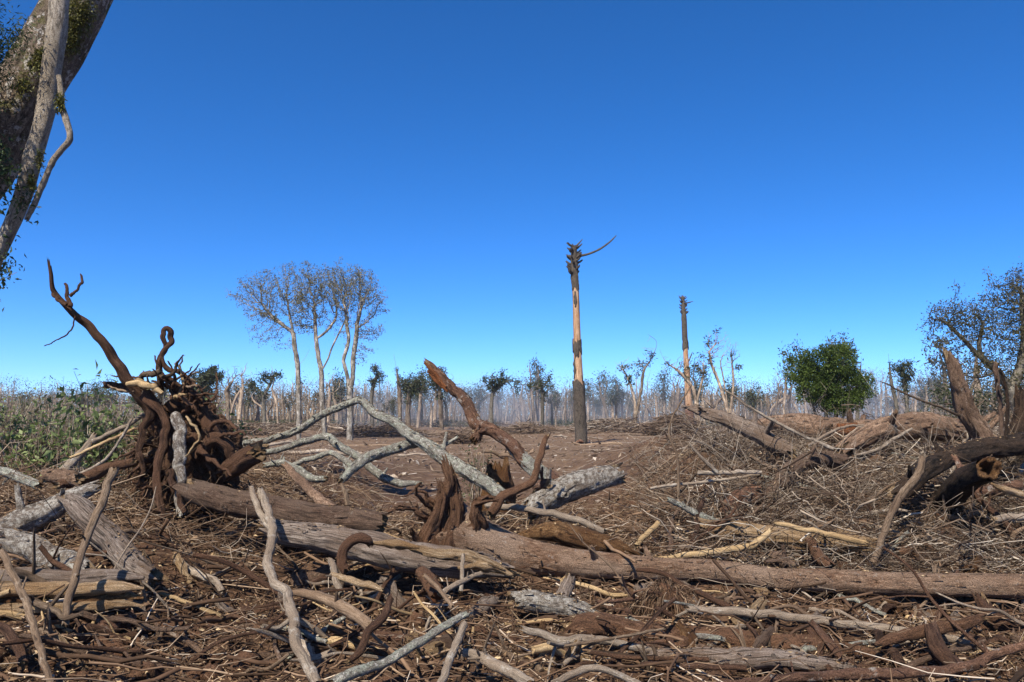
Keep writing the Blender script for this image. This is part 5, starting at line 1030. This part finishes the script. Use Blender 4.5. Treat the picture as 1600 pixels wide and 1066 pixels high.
# ------------------------------------------------------------------ knocked-down green thicket on the left
def thicket(label, px, py, d, wpx, hpx, nleaf, lsize, seed, mat='leaf_dull', nst=40, group=None):
    rg = np.random.RandomState(seed); s = d / F; c = P(px, py, d); b = c.copy(); b[2] = float(ground_h(b[0], b[1]))
    root = tag(empty('leafy_shrub', tuple(b)), label, 'shrub', group); inv = Matrix.Translation(-Vector(b))
    R3 = np.array([wpx * s, wpx * s * .6, hpx * s])
    tips = c + unit(rg.normal(size=(nst, 3))) * rg.rand(nst, 1) ** .5 * R3; K_ = np.linspace(0, 1, 6)[None, :, None]
    b0 = b + rg.normal(size=(nst, 3)) * np.array([.3, .2, 0]) * wpx * s * .8
    b0[:, 2] = ground_h(b0[:, 0], b0[:, 1]) - .03
    p = b0[:, None] * (1 - K_) + tips[:, None] * K_ + np.sin(K_ * math.pi) * rg.normal(size=(nst, 1, 3)) * .15
    mb = MB(); bulk(mb, p, rg.uniform(.004, .013, nst)[:, None] * np.linspace(1, .3, 6), 3, .4 + .6 * rg.rand(nst)); o = mb.build('stems', M['greytwigs'], root); o.matrix_parent_inverse = inv
    k = rg.randint(0, nst, nleaf); u = rg.uniform(.3, 1.02, nleaf); i0 = np.minimum((u * 5).astype(int), 4); f = (u * 5 - i0)[:, None]
    pos = p[k, i0] * (1 - f) + p[k, i0 + 1] * f + rg.normal(size=(nleaf, 3)) * .16
    lb = MB(); leaves(lb, pos, lsize * rg.uniform(.5, 1.3, nleaf), rg, .5, .25); o = lb.build('leaves', M[mat], root); o.matrix_parent_inverse = inv
thicket('leafy shrub crushed against the left side of the uprooted stump', 175, 660, 13.2, 55, 50, 800, .11, 301, nst=90)
thicket('wide leafy shrub at the left edge below the horizon', 60, 668, 14.5, 75, 42, 800, .11, 302, nst=110)
thicket('leafy shrub behind the looped root of the uprooted stump', 300, 655, 14.5, 50, 38, 520, .11, 303, nst=60)
thicket('shrub with broad leaves standing above the thicket at left', 125, 610, 12.8, 38, 50, 230, .14, 304, nst=16)
thicket('low leafy remnant between the uprooted stump and the lichen covered arch', 365, 680, 16, 36, 18, 420, .10, 305)
thicket('small green sprout in the clearing below the snapped limb', 748, 712, 15.5, 20, 22, 320, .07, 306, 'leaf_dark')
for i in range(11):
    tx = -40 + 370 * (i + .5) / 11; td = rng.uniform(19, 42)
    thicket('%s grey green shrub of the thicket %s' % ('far' if td > 30 else 'nearer', ('at the left edge', 'a little in from the left edge', 'below the forked tip of the long root', 'under the long straight root', 'just left of the looped root', 'just right of the looped root')[min(5, int((tx + 40) / 62))]), tx, rng.uniform(628, 655), td, rng.uniform(40, 70), rng.uniform(16, 30), 330, .13, 310 + i, 'leaf_dull' if i % 3 else 'leaf_olive', 110, 'shrubs of the thicket behind the stump')

# ------------------------------------------------------------------ the near tree in the top left corner
nt_ = empty('near_tree', (0, 0, 0)); b = P(-330, 760, 13.); b[2] = ground_h(b[0], b[1]) - .1; nt_.location = tuple(b); tag(nt_, 'mossy leaning tree with two stems in the top left corner', 'tree'); inv = Matrix.Translation(-Vector(b))
def npart(name, mb, mat, lab=None, smooth=True):
    o = mb.build(name, M[mat], nt_, smooth); o.matrix_parent_inverse = inv
    if lab: o['label'] = lab
    return o
mb = MB(); p, r = path3([(-335, 930, 56), (-300, 760, 51), (-230, 560, 48), (-130, 400, 48), (-40, 275, 48), (12, 195, 48), (50, 130, 47), (85, 72, 46), (115, 15, 44), (150, -60, 42), (190, -160, 40), (250, -330, 32)], 13.)
tube(mb, p, r, 44, .06, .11, 401, 'open', 'broken', mb, ridge=.9); npart('trunk', mb, 'oldbark', 'thick leaning stem with mossy bark'); big_p, big_r = resample(p, r, .1)[:2]
mb = MB(); p2, r2 = path3([(-190, 960, 20), (-150, 760, 17), (-90, 580, 14), (-40, 470, 12.5), (-8, 405, 12), (14, 360, 12), (36, 305, 13), (50, 252, 14), (70, 178, 14.5), (80, 110, 15), (90, 40, 15), (92, 0, 14.5), (96, -60, 14), (110, -200, 12)], (12.25, 11.95))
tube(mb, p2, r2, 28, .03, .07, 402, 'open', 'broken', mb); npart('trunk', mb, 'thinbark', 'slim pale stem in front of the thick one')
mb = MB(); p3, r3 = path3([(92, 118, 4), (95, 140, 4.5), (96, 164, 5), (103, 186, 5), (109, 216, 5), (98, 232, 4.5), (84, 250, 4.5), (66, 290, 4.5), (52, 322, 4.5), (42, 342, 4)], (11.85, 11.8))
tube(mb, p3, r3, 12, .02, .14, 403, 'open', 'broken', mb); npart('branch', mb, 'thinbark', 'crooked dead branch hanging along the slim stem')
rg = np.random.RandomState(77); lb = MB()                    # moss tufts along the thick stem and the fork
for (x, y, sx, sy, k) in ((122, 25, 26, 28, 1300), (112, 62, 14, 20, 800), (55, 85, 18, 24, 1000), (35, 130, 14, 16, 300), (94, 160, 5, 12, 260), (62, 250, 5, 18, 160), (50, 285, 6, 14, 220)):
    xx, yy = x + rg.normal(size=k) * sx * .55, y + rg.normal(size=k) * sy * .55
    onbig = sx > 10
    for X_, Y_ in zip(xx, yy):
        q = P(X_, Y_, 13.)
        if onbig:
            j = np.argmin(np.linalg.norm((big_p - q)[:, [0, 2]], axis=1)); off = np.linalg.norm((big_p[j] - q)[[0, 2]])
            if off > big_r[j] * .97: continue
            q = P(X_, Y_, 13. - math.sqrt(big_r[j] ** 2 - off ** 2) * 1.0)
        else: q = P(X_, Y_, 11.78)
        leaves(lb, q[None], rg.uniform(.03, .09), rg, .3, .6)
npart('moss', lb, 'moss', 'yellow green moss')
def spray(px, py, d, n, wpx, hpx, lsize, asp, seed, mat, start):
    rg = np.random.RandomState(seed); s = d / F; c = P(px, py, d); a = P(*start)
    nst = 12; tips = c + rg.normal(size=(nst, 3)) * np.array([wpx, wpx * .8, hpx]) * s * .7; K_ = np.linspace(0, 1, 6)[None, :, None]
    p = a * (1 - K_) + tips[:, None] * K_ - np.array([0, 0, .12]) * np.sin(K_ * math.pi) + np.cumsum(rg.normal(size=(nst, 6, 3)) * .03, 1) * K_
    mb = MB(); bulk(mb, p, rg.uniform(.004, .01, nst)[:, None] * np.linspace(1, .35, 6), 5); npart('twigs', mb, 'stick')
    k = rg.randint(0, nst, n); u = rg.uniform(.35, 1.02, n); i0 = np.minimum((u * 5).astype(int), 4); f = (u * 5 - i0)[:, None]
    pos = p[k, i0] * (1 - f) + p[k, i0 + 1] * f + rg.normal(size=(n, 3)) * .1
    lb = MB(); leaves(lb, pos, lsize * rg.uniform(.6, 1.3, n), rg, asp * 1.15, .5); npart('leaves', lb, mat)['kind'] = 'stuff'
spray(10, 45, 11.5, 2448, 26, 48, 0.074, .22, 1, 'leaf_near', (-70, 120, 12.4)); spray(-30, 10, 11.2, 2448, 36, 60, 0.074, .22, 2, 'leaf_near', (-70, 120, 12.4))
spray(2, 248, 11.3, 1142, 18, 40, 0.088, .4, 3, 'leaf_near', (-60, 230, 12.4)); spray(4, 400, 11.3, 244, 12, 18, 0.081, .4, 4, 'leaf_near', (-25, 430, 12.1)); spray(-60, 150, 11.0, 2448, 40, 60, 0.081, .3, 5, 'leaf_near', (-90, 180, 12.4))
spray(-20, 470, 11.5, 36, 24, 12, 0.068, .4, 6, 'leaf_near', (-60, 470, 12.1)); spray(-110, 40, 10.6, 3264, 60, 70, 0.081, .3, 7, 'leaf_near', (-90, 120, 12.4))
spray(40, 305, 11.6, 70, 8, 6, 0.081, .4, 8, 'leaf_near', (36, 305, 11.8))

# ------------------------------------------------------------------ smoke drifting at the forest foot, and the air
def volume(name, label, lo, hi, dens, noisy, col):
    mb = MB(); x0, y0, z0 = lo; x1, y1, z1 = hi
    v = [(x, y, z) for z in (z0, z1) for y in (y0, y1) for x in (x0, x1)]
    mb.add(v, [(0, 2, 3, 1), (4, 5, 7, 6), (0, 1, 5, 4), (2, 6, 7, 3), (0, 4, 6, 2), (1, 3, 7, 5)])
    m = bpy.data.materials.new(name); m.use_nodes = True; t = m.node_tree; t.nodes.clear()
    out = N(t, 'OutputMaterial'); pv = N(t, 'VolumePrincipled', Density=dens, Anisotropy=.2); pv.inputs['Color'].default_value = (*col, 1); t.links.new(pv.outputs[0], out.inputs['Volume'])
    if noisy:
        g = N(t, 'NewGeometry').outputs['Position']; n = noise_n(t, g, noisy[0], 3, .5, (1, 1, 1.6))
        sp_ = N(t, 'SeparateXYZ'); t.links.new(g, sp_.inputs[0])
        a = N(t, 'MapRange'); a.inputs[1].default_value = z0; a.inputs[2].default_value = z1; a.inputs[3].default_value = 1; a.inputs[4].default_value = 0; t.links.new(sp_.outputs[2], a.inputs[0])
        ex = N(t, 'MapRange'); ex.inputs[1].default_value = .5; ex.inputs[2].default_value = .72; ex.inputs[4].default_value = dens; t.links.new(n, ex.inputs[0])
        mu = N(t, 'Math', operation='MULTIPLY'); t.links.new(a.outputs[0], mu.inputs[0]); t.links.new(ex.outputs[0], mu.inputs[1]); t.links.new(mu.outputs[0], pv.inputs['Density'])
    o = mb.build(name, m, smooth=False); tag(o, label, kind='stuff')
    return o
volume('smoke', 'thin blue smoke drifting through the foot of the forest', (-30, 100, -.5), (66, 170, 10), .045, (.04,), (.72, .80, .92))
volume('haze', 'faint haze in the air over the clearing', (-700, -60, -1.6), (700, 420, 26), .0002, None, (.8, .86, 1))
